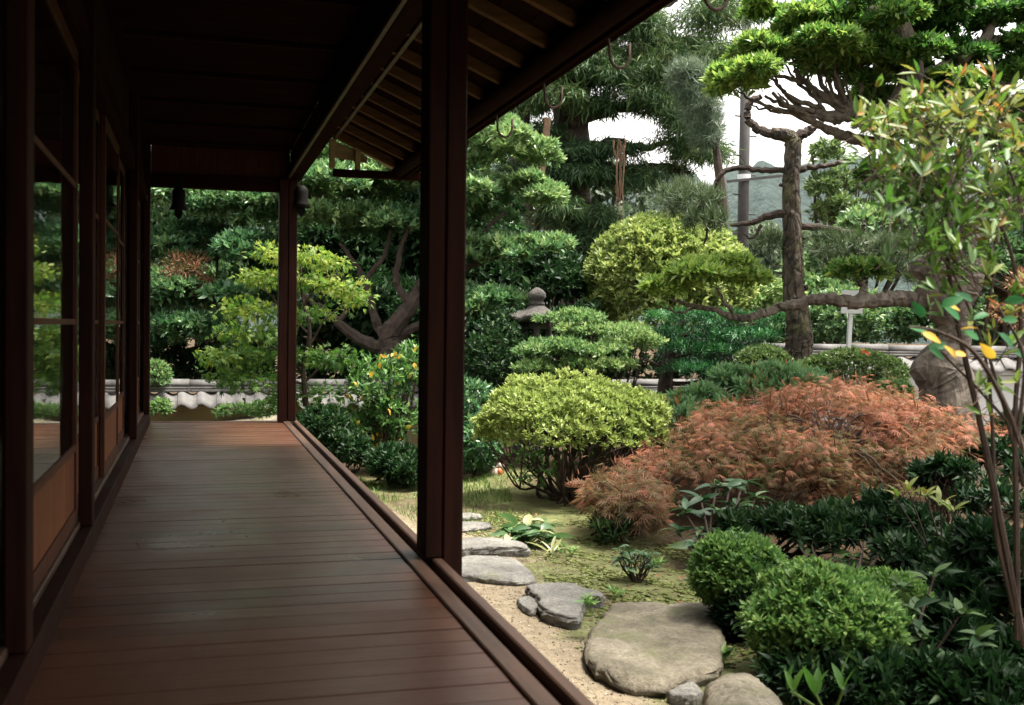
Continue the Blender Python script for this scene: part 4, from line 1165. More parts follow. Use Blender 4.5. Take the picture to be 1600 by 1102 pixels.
# --- red lace-leaf maple
b0 = at(1290, 760, 8.5)
t = tree('red_maple', 'broad low mound of red-bronze lace-leaf maple in the middle of the garden', 'shrub', b0)
D = 8.6
pads = [Pad(1290, 650, 150, 34, D+.5, .7, .2), Pad(1190, 675, 100, 30, D+.3, .6, .22), Pad(1400, 670, 110, 36, D+.3, .6, .18), Pad(1110, 700, 80, 26, D+.1, .5, .12), Pad(1235, 705, 110, 34, D, .6, .0), Pad(1350, 710, 120, 38, D, .6, .02), Pad(1460, 690, 70, 36, D+.3, .5, .25), Pad(1530, 700, 40, 30, D+.5, .4, .25),
        Pad(1040, 735, 60, 22, D-.2, .4, .08), Pad(1150, 735, 90, 26, D-.2, .5, -.05), Pad(1270, 750, 90, 34, D-.4, .5, -.12), Pad(1370, 760, 80, 30, D-.4, .5, -.1), Pad(975, 762, 55, 18, D-.4, .4, .12), Pad(1010, 780, 36, 14, D-.6, .3, .1), Pad(1440, 735, 60, 26, D-.1, .4, .0), Pad(1310, 785, 60, 18, D-.6, .3, -.1)]
mb = MB()
X, Nn, _, _ = sample_pads(pads, 60, .3, 0, .1)
for x in X:
    mid = (np.array([b0[0], b0[1], .5])+x)/2+np.array([0, 0, .12])
    limb(mb, [(b0[0], b0[1], .0), (b0[0]*.8+x[0]*.2, b0[1]*.8+x[1]*.2, .45), mid, x], .022, .004, 5, 4, .06, 1, .01)
mb.build('trunk', M['stem'], t)
foliage('crown', t, G['red'], cloud(pads, 10, .42, .22, .0, .14), 8200, 2, .10, .066, .0050, .8, -.05, .36, 'kite', .48, .13, .6, .0, .2, 5.5, fan=7, droop=.55, nup=1.0, clump_t=.21)
foliage('inner_twig_spray', t, G['brown'], pads, 700, 5, .12, .12, .008, .3, .1, .7, 'kite', .1, .1, .3, -.6)
b0 = onz(955, 838, 0.0)
t = tree('red_maple', 'small separate red lace-leaf maple tuft above the mossy ground', 'shrub', b0)
pads = [Pad(975, 785, 58, 18, 7.7, .35, .0), Pad(945, 775, 30, 14, 7.8, .25, .05), Pad(1005, 800, 30, 14, 7.6, .2, .0)]
mb = MB(); twigs(mb, b0, pads, 16, .010, .003, .0, .6); mb.build('trunk', M['stem'], t)
foliage('crown', t, G['red'], pads, 500, 2, .10, .08, .008, .6, .1, .4, 'kite', .45, .14, .7, -.2, .28, 4.5, fan=7, droop=.4, nup=1.2)
foliage('basal_shoot', t, G['shade'], [Pad(955, 825, 36, 20, 7.5, .2)], 70, 6, .04, .07, .014, .4, .6, .5, 'kite', .6, .2, .2, -1, star=True)

# --- near clipped shrubs
for label, pads, base, nn in (
    ('small round clipped bright green shrub right of the largest stone', [Pad(1150, 897, 72, 58, 5.35, .22)], (1158, 985), 1500),
    ('wide clipped bright green shrub in the right foreground', [Pad(1290, 975, 120, 80, 4.6, .32), Pad(1395, 955, 58, 50, 4.9, .22)], (1300, 1085), 2900)):
    b0 = onz(*base, 0)
    t = tree('clipped_shrub', label, 'shrub', b0, None)
    mb = MB(); twigs(mb, b0, pads, 24, .008, .003, .0, .7, 5, -.1); mb.build('stem', M['dark_bark'], t)
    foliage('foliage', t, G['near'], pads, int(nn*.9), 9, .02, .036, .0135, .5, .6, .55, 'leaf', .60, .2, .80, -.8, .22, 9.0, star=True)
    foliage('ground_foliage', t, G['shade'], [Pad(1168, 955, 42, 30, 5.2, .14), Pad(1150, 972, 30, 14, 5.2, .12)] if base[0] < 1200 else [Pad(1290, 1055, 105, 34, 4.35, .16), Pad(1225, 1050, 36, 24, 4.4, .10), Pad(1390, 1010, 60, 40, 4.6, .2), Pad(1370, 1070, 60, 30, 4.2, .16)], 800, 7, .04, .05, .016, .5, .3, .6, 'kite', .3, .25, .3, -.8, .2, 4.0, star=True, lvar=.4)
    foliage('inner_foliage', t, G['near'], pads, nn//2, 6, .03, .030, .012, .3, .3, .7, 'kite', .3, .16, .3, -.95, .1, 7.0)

# --- dark undergrowth between maple and clipped shrubs
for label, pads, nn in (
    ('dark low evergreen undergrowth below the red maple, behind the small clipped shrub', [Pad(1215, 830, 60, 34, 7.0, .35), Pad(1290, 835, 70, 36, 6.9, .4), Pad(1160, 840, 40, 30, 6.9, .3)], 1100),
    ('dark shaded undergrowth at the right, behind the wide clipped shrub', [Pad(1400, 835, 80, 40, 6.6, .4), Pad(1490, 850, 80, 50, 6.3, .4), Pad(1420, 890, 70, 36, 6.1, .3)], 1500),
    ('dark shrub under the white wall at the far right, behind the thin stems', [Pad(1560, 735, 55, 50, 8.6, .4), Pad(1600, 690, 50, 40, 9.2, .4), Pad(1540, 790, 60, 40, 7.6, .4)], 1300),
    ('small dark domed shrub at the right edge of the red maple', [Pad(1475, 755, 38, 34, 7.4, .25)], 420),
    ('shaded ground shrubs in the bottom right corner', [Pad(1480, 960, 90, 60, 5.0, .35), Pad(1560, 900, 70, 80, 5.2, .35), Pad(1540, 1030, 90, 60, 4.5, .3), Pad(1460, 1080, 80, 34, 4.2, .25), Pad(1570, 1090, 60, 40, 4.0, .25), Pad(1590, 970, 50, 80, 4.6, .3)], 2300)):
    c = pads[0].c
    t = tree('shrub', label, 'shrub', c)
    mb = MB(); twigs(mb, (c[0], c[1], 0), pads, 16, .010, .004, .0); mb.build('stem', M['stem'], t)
    foliage('foliage', t, G['shade'], cloud(pads, 7, .4, .6), int(nn*.9), 7, .05, .062, .020, .55, .25, .6, 'kite', .18 if 'corner' in label or 'right' in label else .38, .26, .4, -.5, .3, 4.0, star=True, lvar=.4)  # right and corner shrubs tinted darker, shade put into their leaf colour

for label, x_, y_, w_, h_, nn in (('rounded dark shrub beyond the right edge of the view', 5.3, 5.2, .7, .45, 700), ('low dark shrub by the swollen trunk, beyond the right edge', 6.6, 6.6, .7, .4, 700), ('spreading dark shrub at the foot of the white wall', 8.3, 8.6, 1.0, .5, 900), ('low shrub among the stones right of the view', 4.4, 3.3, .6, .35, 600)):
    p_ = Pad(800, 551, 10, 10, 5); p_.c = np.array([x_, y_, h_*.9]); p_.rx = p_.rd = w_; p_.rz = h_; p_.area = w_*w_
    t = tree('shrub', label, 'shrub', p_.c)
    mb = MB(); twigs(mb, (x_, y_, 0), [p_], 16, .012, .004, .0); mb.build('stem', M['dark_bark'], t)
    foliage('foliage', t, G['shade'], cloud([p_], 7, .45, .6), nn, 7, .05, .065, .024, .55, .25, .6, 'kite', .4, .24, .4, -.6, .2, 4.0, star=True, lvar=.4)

# --- plants whose leaves can be picked apart
def leafy(name, label, cat, base, mat, w, spots, L, nleaf, tints, droop=.3, up=.5, out=.8, stem='green_stem', fold=.16, sr=.004, tip=1.0, up_n=.8):
    t = tree(name, label, cat, base); t.location = tuple(map(float, base))
    protos = [blade_proto('leaf', mat, w, ti, 5, fold, droop, tip) for ti in tints]
    mb = MB()
    for (p, r) in spots:
        p = np.array(p)
        limb(mb, [np.array(base)+rng.normal(size=3)*np.array([.02, .02, 0]), (np.array(base)+p)/2+rng.normal(size=3)*.02, p], sr*1.4, sr, 5, 4)
        for i in range(nleaf):
            a = i*2.4+rng.random()
            d = np.array([math.cos(a)*out, math.sin(a)*out, up+rng.normal()*.25])
            q = p+rng.normal(size=3)*r*.4
            place_leaf(random.choice(protos), t, q, d, unit(np.array([0, 0, up_n])+rng.normal(size=3)*.25), L*rng.uniform(.7, 1.15))
    mb.build('stem', M[stem], t)
    return t
b0 = onz(997, 912, 0.0)
leafy('young_shrub', 'tiny dark-leaved shrub standing alone on the moss behind the largest stone', 'plant', b0, G['aucuba'], .36,
      [(b0+np.array([rng.normal()*.05, rng.normal()*.05, .07+.11*rng.random()]), .02) for _ in range(24)], .055, 6, (.3, .5, .8), .45, .25, .8, 'stem', sr=.003)
b0 = onz(820, 852, 0.0)
leafy('hosta', 'variegated hosta with pale-edged leaves between the stepping stones and the azalea', 'plant', b0, G['hosta'], .48,
      [(b0+np.array([rng.normal()*.11, rng.normal()*.08, .05+.10*rng.random()]), .02) for _ in range(18)], .135, 5, (.2, .45, .6, .6, 1.0), .4, .35, .9, sr=.004)
b0 = onz(862, 868, 0.0)
leafy('lily_tuft', 'small tuft of arching pale strap leaves just right of the hosta', 'plant', b0, G['hosta'], .12,
      [(b0+np.array([0, 0, .01]), .02)], .16, 9, (.5, .8, 1.0), .55, 1.0, .8)
for label, px, py, ml in (('bright green fern tuft growing on the layered stepping stone', 921, 955, .055), ('bright green tuft at the top left rim of the largest stone', 963, 935, .05), ('low green sprout in the moss right of the hosta', 890, 868, .05), ('fern tuft between the largest stone and the rounded rock', 1130, 1040, .07), ('fine-leaved tuft in the shade at the right rim of the largest stone', 1138, 975, .06), ('green sprout on the moss right of the tiny dark-leaved shrub', 1030, 888, .05)):
    z = .12 if 'on the layered' in label else 0.0
    b0 = onz(px, py, z)
    leafy('fern_tuft', label, 'plant', b0, G['near'], .22, [(b0+np.array([rng.normal()*.025, rng.normal()*.02, .015+.03*rng.random()]), .01) for _ in range(5)], ml, 7, (.5, .7, .9), .3, .8, .8, sr=.0015)
b0 = onz(1110, 905, 0.0)
sp = [(at(px, py, d), .03) for px, py, d in ((1070, 800, 7.1), (1095, 780, 7.2), (1120, 800, 7.0), (1060, 830, 7.0), (1100, 830, 6.9), (1150, 790, 7.2), (1140, 760, 7.4), (1165, 820, 6.9), (1120, 760, 7.4), (1180, 780, 7.3), (1085, 850, 6.8), (1130, 840, 6.8), (1200, 810, 7.1), (1160, 755, 7.5))]
leafy('aucuba', 'broad-leaved glossy evergreen plant between the red maple and the small clipped shrub', 'plant', b0, G['aucuba'], .36, sp, .135, 9, (.2, .45, .6, .9), .4, .3, .85, 'stem', sr=.006)
b0 = onz(1310, 945, 0.0)
sp = [(at(px, py, d), .03) for px, py, d in ((1230, 820, 6.9), (1260, 800, 7.1), (1300, 830, 6.8), (1350, 830, 6.6), (1330, 870, 6.4), (1270, 860, 6.6), (1380, 860, 6.3), (1310, 880, 6.3), (1365, 890, 6.2))]
leafy('aucuba', 'dark glossy leafy plant in the shade behind the wide clipped shrub', 'plant', b0, G['shade'], .36, sp, .12, 8, (.4, .7, 1.0), .4, .3, .85, 'stem', sr=.006)
b0 = onz(1470, 905, 0.0)
sp = [(at(px, py, 5.6), .02) for px, py in ((1420, 770), (1445, 775), (1470, 790), (1400, 780), (1490, 800))]
leafy('yellow_edged_plant', 'sprig of upright yellow-edged leaves in front of the small dark domed shrub', 'plant', b0, G['nandina'], .30, sp, .10, 6, (.5, .62, .75), .3, .7, .7, 'stem')
b0 = onz(1290, 1125, 0.0)
leafy('lance_leaf_plant', 'upright bright lance-shaped leaves at the bottom edge below the wide clipped shrub', 'plant', b0, G['ginger'], .34,
      [(at(1318, 1075, 4.0), .02), (at(1275, 1085, 4.0), .02), (at(1235, 1080, 4.1), .02)], .11, 3, (.3, .8), .15, 1.3, .45, sr=.005)
b0 = onz(1420, 1080, 0.0)
sp = [(at(px, py, d), .03) for px, py, d in ((1360, 1010, 4.5), (1400, 1000, 4.5), (1440, 1000, 4.4), (1380, 1040, 4.3), (1430, 960, 4.5), (1350, 1050, 4.2), (1470, 1040, 4.2), (1500, 960, 4.4), (1410, 920, 4.7), (1530, 1000, 4.2), (1460, 900, 4.7))]
leafy('shade_plant', 'dark broad-leaved plant in the bottom right corner holding one orange leaf', 'plant', b0, G['shade'], .40, sp, .10, 7, (.4, .8, 1.0), .4, .5, .8, 'stem', sr=.005)
t_sh = bpy.data.objects[[o.name for o in bpy.data.objects if o.name.startswith('shade_plant')][0]]
o = place_leaf(blade_proto('leaf', G['yellow'], .5, .1), t_sh, at(1412, 1060, 4.2), (0.2, -.2, 1), (0, -1, .2), .07)
o['label'] = 'orange leaf'

# --- pine with bare bent branches
b0 = at(1243, 600, 12.0)
t = tree('pine_tree', 'trained pine with a straight flaky trunk and bent bare branches against the sky', 'tree', b0)
D = 12.0
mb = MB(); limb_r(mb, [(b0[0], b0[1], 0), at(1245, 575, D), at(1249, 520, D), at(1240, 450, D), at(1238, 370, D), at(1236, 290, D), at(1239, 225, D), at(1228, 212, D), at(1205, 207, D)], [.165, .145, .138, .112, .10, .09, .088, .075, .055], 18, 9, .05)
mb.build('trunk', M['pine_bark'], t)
BR = [([(1238, 218), (1210, 210), (1185, 202), (1168, 185), (1172, 160), (1190, 150)], .06, .03), ([(1238, 235), (1250, 212), (1268, 203), (1285, 188), (1300, 180)], .07, .02), ([(1235, 266), (1190, 266), (1155, 263), (1128, 272), (1118, 292), (1125, 312), (1108, 328), (1075, 335)], .035, .015),
      ([(1238, 266), (1275, 262), (1310, 255), (1340, 245)], .035, .02), ([(1235, 332), (1200, 338), (1175, 348), (1140, 352)], .05, .02), ([(1240, 352), (1285, 356), (1325, 363), (1345, 362), (1352, 345)], .04, .02),
      ([(1338, 363), (1348, 382), (1375, 392), (1360, 412), (1335, 418)], .035, .02), ([(1360, 408), (1390, 415), (1420, 430), (1440, 425)], .025, .01), ([(1118, 300), (1105, 365), (1100, 385)], .02, .006), ([(1235, 290), (1218, 290)], .03, .015), ([(1245, 452), (1262, 450)], .05, .03), ([(1190, 352), (1175, 372), (1160, 365)], .02, .008)]
for pts, r0, r1 in BR:
    limb(MB(), P3(pts, D), r0, r1, 8, 6, .08, 1, .006).build('branch', M['dark_bark'], t)
for pd, nn in ((Pad(1075, 318, 55, 26, D, .4), 620), (Pad(1105, 345, 40, 18, D-.2, .3), 300), (Pad(1310, 385, 48, 20, D, .3), 300), (Pad(1385, 400, 55, 24, D-.1, .35), 420), (Pad(1415, 432, 40, 14, D, .3), 200), (Pad(1205, 385, 32, 18, D+.2, .3), 160), (Pad(1330, 412, 50, 14, D+.2, .3), 200)):
    foliage('needle_pad', t, G['pine'], [pd], int(nn*.26), 34, .10, .12, .0075, .5, .6, .6, 'needle', .6, .2, .15, -.6, .25, 4.0, star=True)

# --- gnarled broadleaf tree on the right
b0 = at(1482, 640, 10.0)
t = tree('gnarled_tree', 'old gnarled tree with a swollen grey trunk and a long horizontal limb', 'tree', b0)
D = 10.0
mb = MB()
limb_r(mb, [(b0[0], b0[1], 0), at(1482, 655, D), at(1480, 600, D), at(1470, 575, D), at(1490, 540, D), at(1492, 505, D), at(1478, 465, D), at(1488, 430, D), at(1500, 390, D), at(1488, 330, D), at(1462, 250, D), at(1430, 160, D), at(1424, 95, D), at(1402, 20, D), at(1398, -70, D)],
       [.34, .27, .24, .24, .14, .15, .24, .28, .22, .15, .12, .10, .095, .09, .08], 20, 7, .025)
for px, py, rr in ((1450, 415, .10), (1452, 575, .13), (1515, 455, .12), (1520, 420, .15), (1460, 455, .11)):
    c = at(px, py, D-.12); mb.tube([c+np.array([0, .12, -rr*.4]), c+np.array([0, .03, 0]), c+np.array([-.01, -.03, .01])], [rr, rr*.85, rr*.3], 10, .1)
mb.build('trunk', M['grey_bark'], t)
LB = [([(1478, 468), (1450, 474), (1415, 466), (1375, 470), (1330, 472), (1290, 467), (1250, 474), (1215, 482), (1180, 494), (1150, 497), (1120, 486), (1085, 478), (1050, 468)], .092, .016, -.05), ([(1150, 496), (1130, 470), (1120, 450)], .022, .01, -.1), ([(1090, 480), (1060, 488), (1030, 478)], .018, .006, -.1), ([(1340, 470), (1350, 455), (1345, 440)], .05, .03, 0),
      ([(1424, 100), (1416, 130), (1395, 165), (1370, 178), (1335, 182), (1300, 160), (1262, 131), (1240, 110)], .085, .02, 0), ([(1335, 182), (1300, 183), (1270, 175), (1225, 165), (1195, 150)], .05, .012, -.1), ([(1330, 178), (1312, 140), (1305, 105), (1315, 70)], .05, .02, .1),
      ([(1470, 270), (1400, 232), (1337, 217), (1300, 205), (1270, 190), (1235, 168), (1206, 145)], .075, .015, -.2), ([(1270, 190), (1240, 180), (1180, 160)], .028, .01, -.25), ([(1300, 160), (1280, 120), (1290, 90)], .03, .012, .1), ([(1262, 131), (1220, 120), (1190, 125)], .025, .01, 0),
      ([(1395, 165), (1440, 120), (1500, 95), (1560, 60)], .07, .03, .2), ([(1500, 95), (1545, 50), (1560, -20)], .06, .04, .2), ([(1488, 330), (1520, 322), (1560, 322), (1620, 305)], .07, .05, -.5), ([(1402, 30), (1350, 10), (1320, -30)], .05, .03, 0), ([(1480, 300), (1530, 200), (1570, 130), (1620, 90)], .08, .05, .3)]
for e in ((1150, 140), (1175, 165), (1205, 110), (1225, 95), (1250, 75), (1275, 60), (1300, 90), (1340, 60), (1215, 145), (1190, 100), (1290, 130), (1320, 120)):
    sx_, sy_ = (1300+rng.normal()*18, 178+rng.normal()*8) if e[0] < 1260 else (1335+rng.normal()*8, 178)
    LB.append(([(sx_, sy_), (sx_*.55+e[0]*.45, sy_*.72+e[1]*.28+4), (sx_*.2+e[0]*.8, sy_*.35+e[1]*.65+3), e], .028, .007, -.15+rng.normal()*.15))
for pts, r0, r1, dd in LB:
    limb(MB(), [at(x, y_, D+dd*(i/(len(pts)-1))) for i, (x, y_) in enumerate(pts)], r0, r1, 10, 7, .07, .8, .006).build('limb', M['grey_bark'], t)
CP = [(Pad(1225, 52, 62, 26, D-.1, .5, .12), 520), (Pad(1175, 125, 58, 26, D-.3, .45, .22), 520), (Pad(1255, 95, 80, 26, D-.2, .6, .12), 640), (Pad(1330, 25, 50, 38, D, .5, .05), 420), (Pad(1335, 85, 55, 30, D-.1, .5, .08), 420), (Pad(1150, 140, 34, 18, D-.4, .3, .28), 220), (Pad(1290, 60, 50, 30, D+.2, .5, 0), 300),
      (Pad(1425, 30, 58, 45, D+.3, .6, -.1), 460), (Pad(1490, 60, 62, 50, D+.4, .6, -.2), 560), (Pad(1565, 30, 62, 60, D+.3, .6, -.2), 560), (Pad(1500, 150, 60, 34, D+.4, .5, -.05), 360), (Pad(1400, 215, 60, 26, D-.3, .4, .1), 320), (Pad(1375, 115, 30, 26, D+.2, .3, 0), 160), (Pad(1440, 100, 50, 40, D+.4, .4, -.15), 260), (Pad(1560, 130, 50, 50, D+.3, .5, -.1), 320), (Pad(1540, 240, 70, 50, D+.4, .5, -.05), 360),
      (Pad(1110, 440, 80, 20, D-.2, .45, .44), 620), (Pad(1055, 455, 42, 18, D-.2, .3, .46), 280), (Pad(1150, 425, 45, 16, D-.1, .3, .44), 280), (Pad(1345, 435, 42, 20, D+.1, .3, .05), 240), (Pad(1440, 330, 60, 50, D+.6, .4, -.05), 300), (Pad(1385, 290, 45, 30, D+.5, .4, 0), 200), (Pad(1195, 20, 30, 18, D, .3, .2), 200), (Pad(1480, 105, 60, 34, D+.3, .5, -.15), 420), (Pad(1580, 90, 50, 40, D+.3, .5, -.2), 420), (Pad(1455, 10, 60, 30, D+.3, .5, -.2), 380), (Pad(1530, 190, 50, 34, D+.3, .5, -.1), 320), (Pad(1215, 85, 60, 22, D-.2, .4, .15), 380), (Pad(1310, 110, 50, 22, D, .4, .05), 260), (Pad(1400, 60, 40, 40, D+.4, .4, -.1), 300), (Pad(1590, 190, 40, 40, D+.3, .4, -.1), 300), (Pad(1405, 45, 45, 30, D-.4, .35, .0), 300), (Pad(1440, 95, 40, 26, D-.4, .3, .0), 260), (Pad(1480, 140, 40, 24, D-.3, .3, .0), 220), (Pad(1450, 205, 40, 24, D-.4, .3, .1), 220), (Pad(1345, 145, 40, 20, D+.4, .4, -.1), 240), (Pad(1385, 170, 36, 22, D+.5, .4, -.1), 220), (Pad(1310, 95, 44, 20, D-.2, .4, .1), 240)]  # pads before the dome: leaf tint raised to offset the crown's shade
for c_s, rr_, hh_ in (((4.3, 6.2, 4.4), 1.0, .35), ((5.3, 6.6, 4.5), 1.0, .4), ((3.9, 5.3, 4.3), .8, .3), ((4.9, 5.4, 4.4), .9, .35), ((3.7, 4.4, 4.2), .8, .3), ((4.6, 4.3, 4.2), .9, .3), ((5.2, 3.6, 4.0), .9, .3), ((4.2, 3.4, 4.0), .8, .3)):  # unseen overhead pads, added to shade the bottom right corner and block sky
    p_ = Pad(800, 551, 10, 10, 5, None, -.1); p_.c = np.array(c_s); p_.rx = p_.rd = rr_; p_.rz = hh_; p_.area = rr_*rr_
    CP.append((p_, 420))
    limb(MB(), [at(1398, -60, D), (at(1398, -60, D)+p_.c)/2+np.array([0, 0, .25]), p_.c], .06, .02, 8, 6, .07).build('limb', M['grey_bark'], t)  # added limbs reaching out to the unseen shading pads
for pd, nn in CP:
    foliage('foliage_pad', t, G['gnarl'], cloud([pd], 7, .45, .5), int(nn*1.25), 9, .05, .072, .029, .55, .3, .5, 'kite', .52, .18, .5, -.1, .2, 4.0, star=True)

# --- cedar with hanging sprays, pale pine beside it
b0 = at(960, 420, 19.5)
t = tree('cedar_tree', 'huge dark cedar with drooping sprays filling the top middle of the view', 'tree', b0)
D = 19.5
mb = MB(); limb_r(mb, [(b0[0], b0[1], 0), at(905, 430, D+.6), at(890, 250, D+.6), at(900, 100, D+.6), at(930, -60, D+.6)], [.5, .42, .36, .3, .2], 12)
limb(mb, [at(815, 330, D), at(812, 200, D), at(835, 90, D), at(860, 0, D)], .2, .1, 8, 6)
mb.build('trunk', M['dark_bark'], t)
for pts, r0 in (([(890, 270), (960, 268), (1030, 262), (1080, 270)], .16), ([(890, 235), (950, 225), (1010, 232), (1060, 215)], .13), ([(890, 190), (960, 170), (1030, 165), (1090, 160)], .14), ([(888, 275), (830, 262), (780, 268)], .14), ([(890, 230), (840, 232), (790, 225)], .12), ([(895, 120), (970, 95), (1050, 70), (1120, 60)], .14), ([(905, 60), (1000, 20), (1100, -10)], .13), ([(890, 150), (830, 140), (770, 150)], .1), ([(892, 285), (850, 330), (835, 380)], .09), ([(892, 300), (940, 340), (950, 380)], .08)):
    limb(MB(), P3(pts, D+.2), r0, .03, 7, 6, .1, 1, .03).build('branch', M['dark_bark'], t)
pads = [Pad(930, 55, 110, 36, D, 1.2, 0), Pad(1060, 45, 85, 40, D, 1.1, .15), Pad(1110, 90, 50, 40, D-.3, .8, .2), Pad(1000, 95, 100, 30, D, 1.1, .1), Pad(890, 110, 70, 20, D, .8, 0), Pad(985, 165, 90, 24, D-.2, .9, .1), Pad(1070, 150, 60, 36, D, .8, 0), Pad(1075, 215, 55, 36, D-.2, .8, .1), Pad(860, 165, 60, 18, D-.2, .7, .15),
        Pad(800, 180, 40, 16, D, .6, .1), Pad(930, 240, 110, 7, D, .8, -.25), Pad(830, 268, 60, 8, D, .7, -.25), Pad(900, 275, 90, 9, D, .8, -.2), Pad(1020, 280, 70, 26, D+.2, .8, -.1), Pad(895, 345, 50, 50, D-.3, .8, .0), Pad(1040, 180, 50, 30, D-.4, .6, .1), Pad(930, 390, 60, 40, D+.2, .8, -.15), Pad(1095, 250, 40, 24, D-.3, .6, .15), Pad(1130, 25, 50, 40, D+.3, .9, -.1), Pad(930, 128, 80, 18, D, .8, .05), Pad(1030, 115, 60, 22, D-.2, .8, .1), Pad(850, 212, 40, 12, D, .5, 0), Pad(1050, 235, 50, 20, D, .6, 0), Pad(830, 60, 60, 40, D+.4, .9, -.1)]
foliage('crown', t, G['cedar'], cloud(pads, 7, .45, .5), 6400, 13, .12, .16, .017, .35, 0, .38, 'kite', .45, .2, .3, -.6, .2, 1.6, droop=.45, nup=.2)
mb = MB()
for _ in range(10):
    x = 970+rng.normal()*5; b_ = 300+rng.random()*55
    limb(mb, P3([(x+rng.normal()*3, 215+rng.random()*20), (x+rng.normal()*2, 255), (x+rng.normal()*3, b_)], D-.8+rng.normal()*.1), .014, .005, 5, 6, .12, 1, .008)
mb.build('hanging_vine', M['vine'], t)
limb(MB(), P3([(855, 185), (852, 225), (846, 280)], D-.8), .06, .05, 7, 4, .08).build('dead_limb', M['vine'], t)
b0 = at(1100, 300, 15.5)
t = tree('pale_pine', 'silvery pale pine spray hanging in front of the dark cedar', 'tree', b0)
limb(MB(), [(b0[0], b0[1], 0), at(1130, 380, 15.5), at(1120, 240, 15.5), at(1100, 110, 15.5)], .10, .03, 8, 6).build('trunk', M['dark_bark'], t)
foliage('crown', t, G['silver'], [Pad(1090, 150, 34, 50, 15.5, .5), Pad(1070, 120, 24, 26, 15.5, .4), Pad(1105, 205, 26, 30, 15.5, .4)], 560, 26, .15, .14, .008, .5, .1, .6, 'needle', .5, .2, .3, -1, .3, 3.0, star=True)

# --- trees and hedges beyond the walls
def back_tree(label, name, base, d, pads, nn, mk, L, W, trunk_r=.12, per=8, tint=.45, cr=.12):
    b0 = at(*base, d)
    t = tree(name, label, 'tree', b0, 'trees beyond the garden walls')
    mb = MB(); top = pads[0].c
    limb(mb, [(b0[0], b0[1], 0), (b0[0]*.6+top[0]*.4, b0[1]*.6+top[1]*.4, max(.5, top[2]*.5)), top], trunk_r, .03, 8, 5)
    twigs(mb, (b0[0]*.5+top[0]*.5, b0[1]*.5+top[1]*.5, max(.4, top[2]*.5)), pads, 14, trunk_r*.4, .012, .0, .6)
    mb.build('trunk', M['dark_bark'], t)
    foliage('crown', t, G[mk], cloud(pads, 7, .48, .6), nn, per, cr, L, W, .5, .3, .6, 'kite', tint, .18, .6, -.8, .25, 2.0, star=True)
back_tree('mid green tree behind the sign, right of the pine trunk', 'broadleaf_tree', (1320, 480), 17, [Pad(1310, 430, 60, 50, 17, .8, .05), Pad(1370, 380, 60, 50, 17.5, .9, .1), Pad(1430, 400, 60, 60, 17, .9, 0), Pad(1280, 470, 50, 30, 16.5, .6, .1)], 2300, 'back', .12, .05)
back_tree('brownish thin tree against the sky above the pale hills', 'broadleaf_tree', (1300, 400), 19, [Pad(1300, 300, 38, 34, 19, .7, 0), Pad(1320, 345, 50, 30, 19, .7, .1), Pad(1290, 250, 26, 26, 19, .5, 0), Pad(1370, 310, 40, 40, 19, .7, .0)], 750, 'bush', .11, .045, .09, 7)
back_tree('dark tree behind the gnarled trunk at the right edge', 'broadleaf_tree', (1560, 480), 14.5, [Pad(1560, 420, 60, 60, 14.5, .8, -.1), Pad(1500, 480, 60, 40, 14.5, .6, 0), Pad(1600, 330, 70, 70, 15, .9, -.1), Pad(1640, 470, 70, 70, 15, .8, -.1), Pad(1590, 220, 80, 60, 15, .9, 0)], 2300, 'back', .11, .046)
back_tree('russet tree low behind the white wall at the right edge', 'broadleaf_tree', (1570, 530), 13.6, [Pad(1570, 505, 46, 24, 13.6, .4, .2), Pad(1600, 460, 40, 30, 13.8, .4, 0)], 420, 'red', .08, .03, .05)
back_tree('pale blue-green tree far behind the pine and the pole', 'broadleaf_tree', (1200, 480), 30, [Pad(1200, 400, 60, 34, 30, 1.5, .3), Pad(1190, 440, 70, 30, 29, 1.5, .2), Pad(1250, 420, 60, 40, 31, 1.5, .2)], 1400, 'silver', .22, .10, .2, 8, .5, .25)
back_tree('light green tree just right of the clipped dome', 'broadleaf_tree', (1200, 520), 15.5, [Pad(1205, 470, 40, 26, 15.5, .5, .2), Pad(1190, 500, 50, 26, 15.2, .5, .15)], 700, 'layered', .08, .036)
back_tree('grey-green tree behind the cedar trunk', 'broadleaf_tree', (960, 420), 25, [Pad(960, 320, 70, 50, 25, 1.2, .3), Pad(880, 360, 80, 60, 25, 1.2, .1), Pad(1010, 380, 80, 60, 25, 1.2, .1)], 1300, 'silver', .20, .09, .2, 8, .4, .2)
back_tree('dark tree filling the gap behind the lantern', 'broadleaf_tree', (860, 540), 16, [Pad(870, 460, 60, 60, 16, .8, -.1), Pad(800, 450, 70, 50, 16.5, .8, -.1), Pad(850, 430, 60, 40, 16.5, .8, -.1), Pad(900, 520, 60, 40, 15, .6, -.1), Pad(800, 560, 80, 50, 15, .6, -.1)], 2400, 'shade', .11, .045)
back_tree('dark tree far left behind the camellia', 'broadleaf_tree', (330, 480), 18, [Pad(300, 330, 120, 90, 18, 1.2, -.1), Pad(420, 280, 120, 80, 18, 1.2, 0), Pad(300, 480, 110, 80, 17, 1, -.1), Pad(430, 470, 90, 90, 17, 1, -.1), Pad(540, 250, 110, 80, 18, 1.2, 0), Pad(250, 420, 90, 90, 17.5, 1, 0), Pad(360, 390, 90, 80, 18, 1, 0)], 5200, 'back', .15, .06, .15)
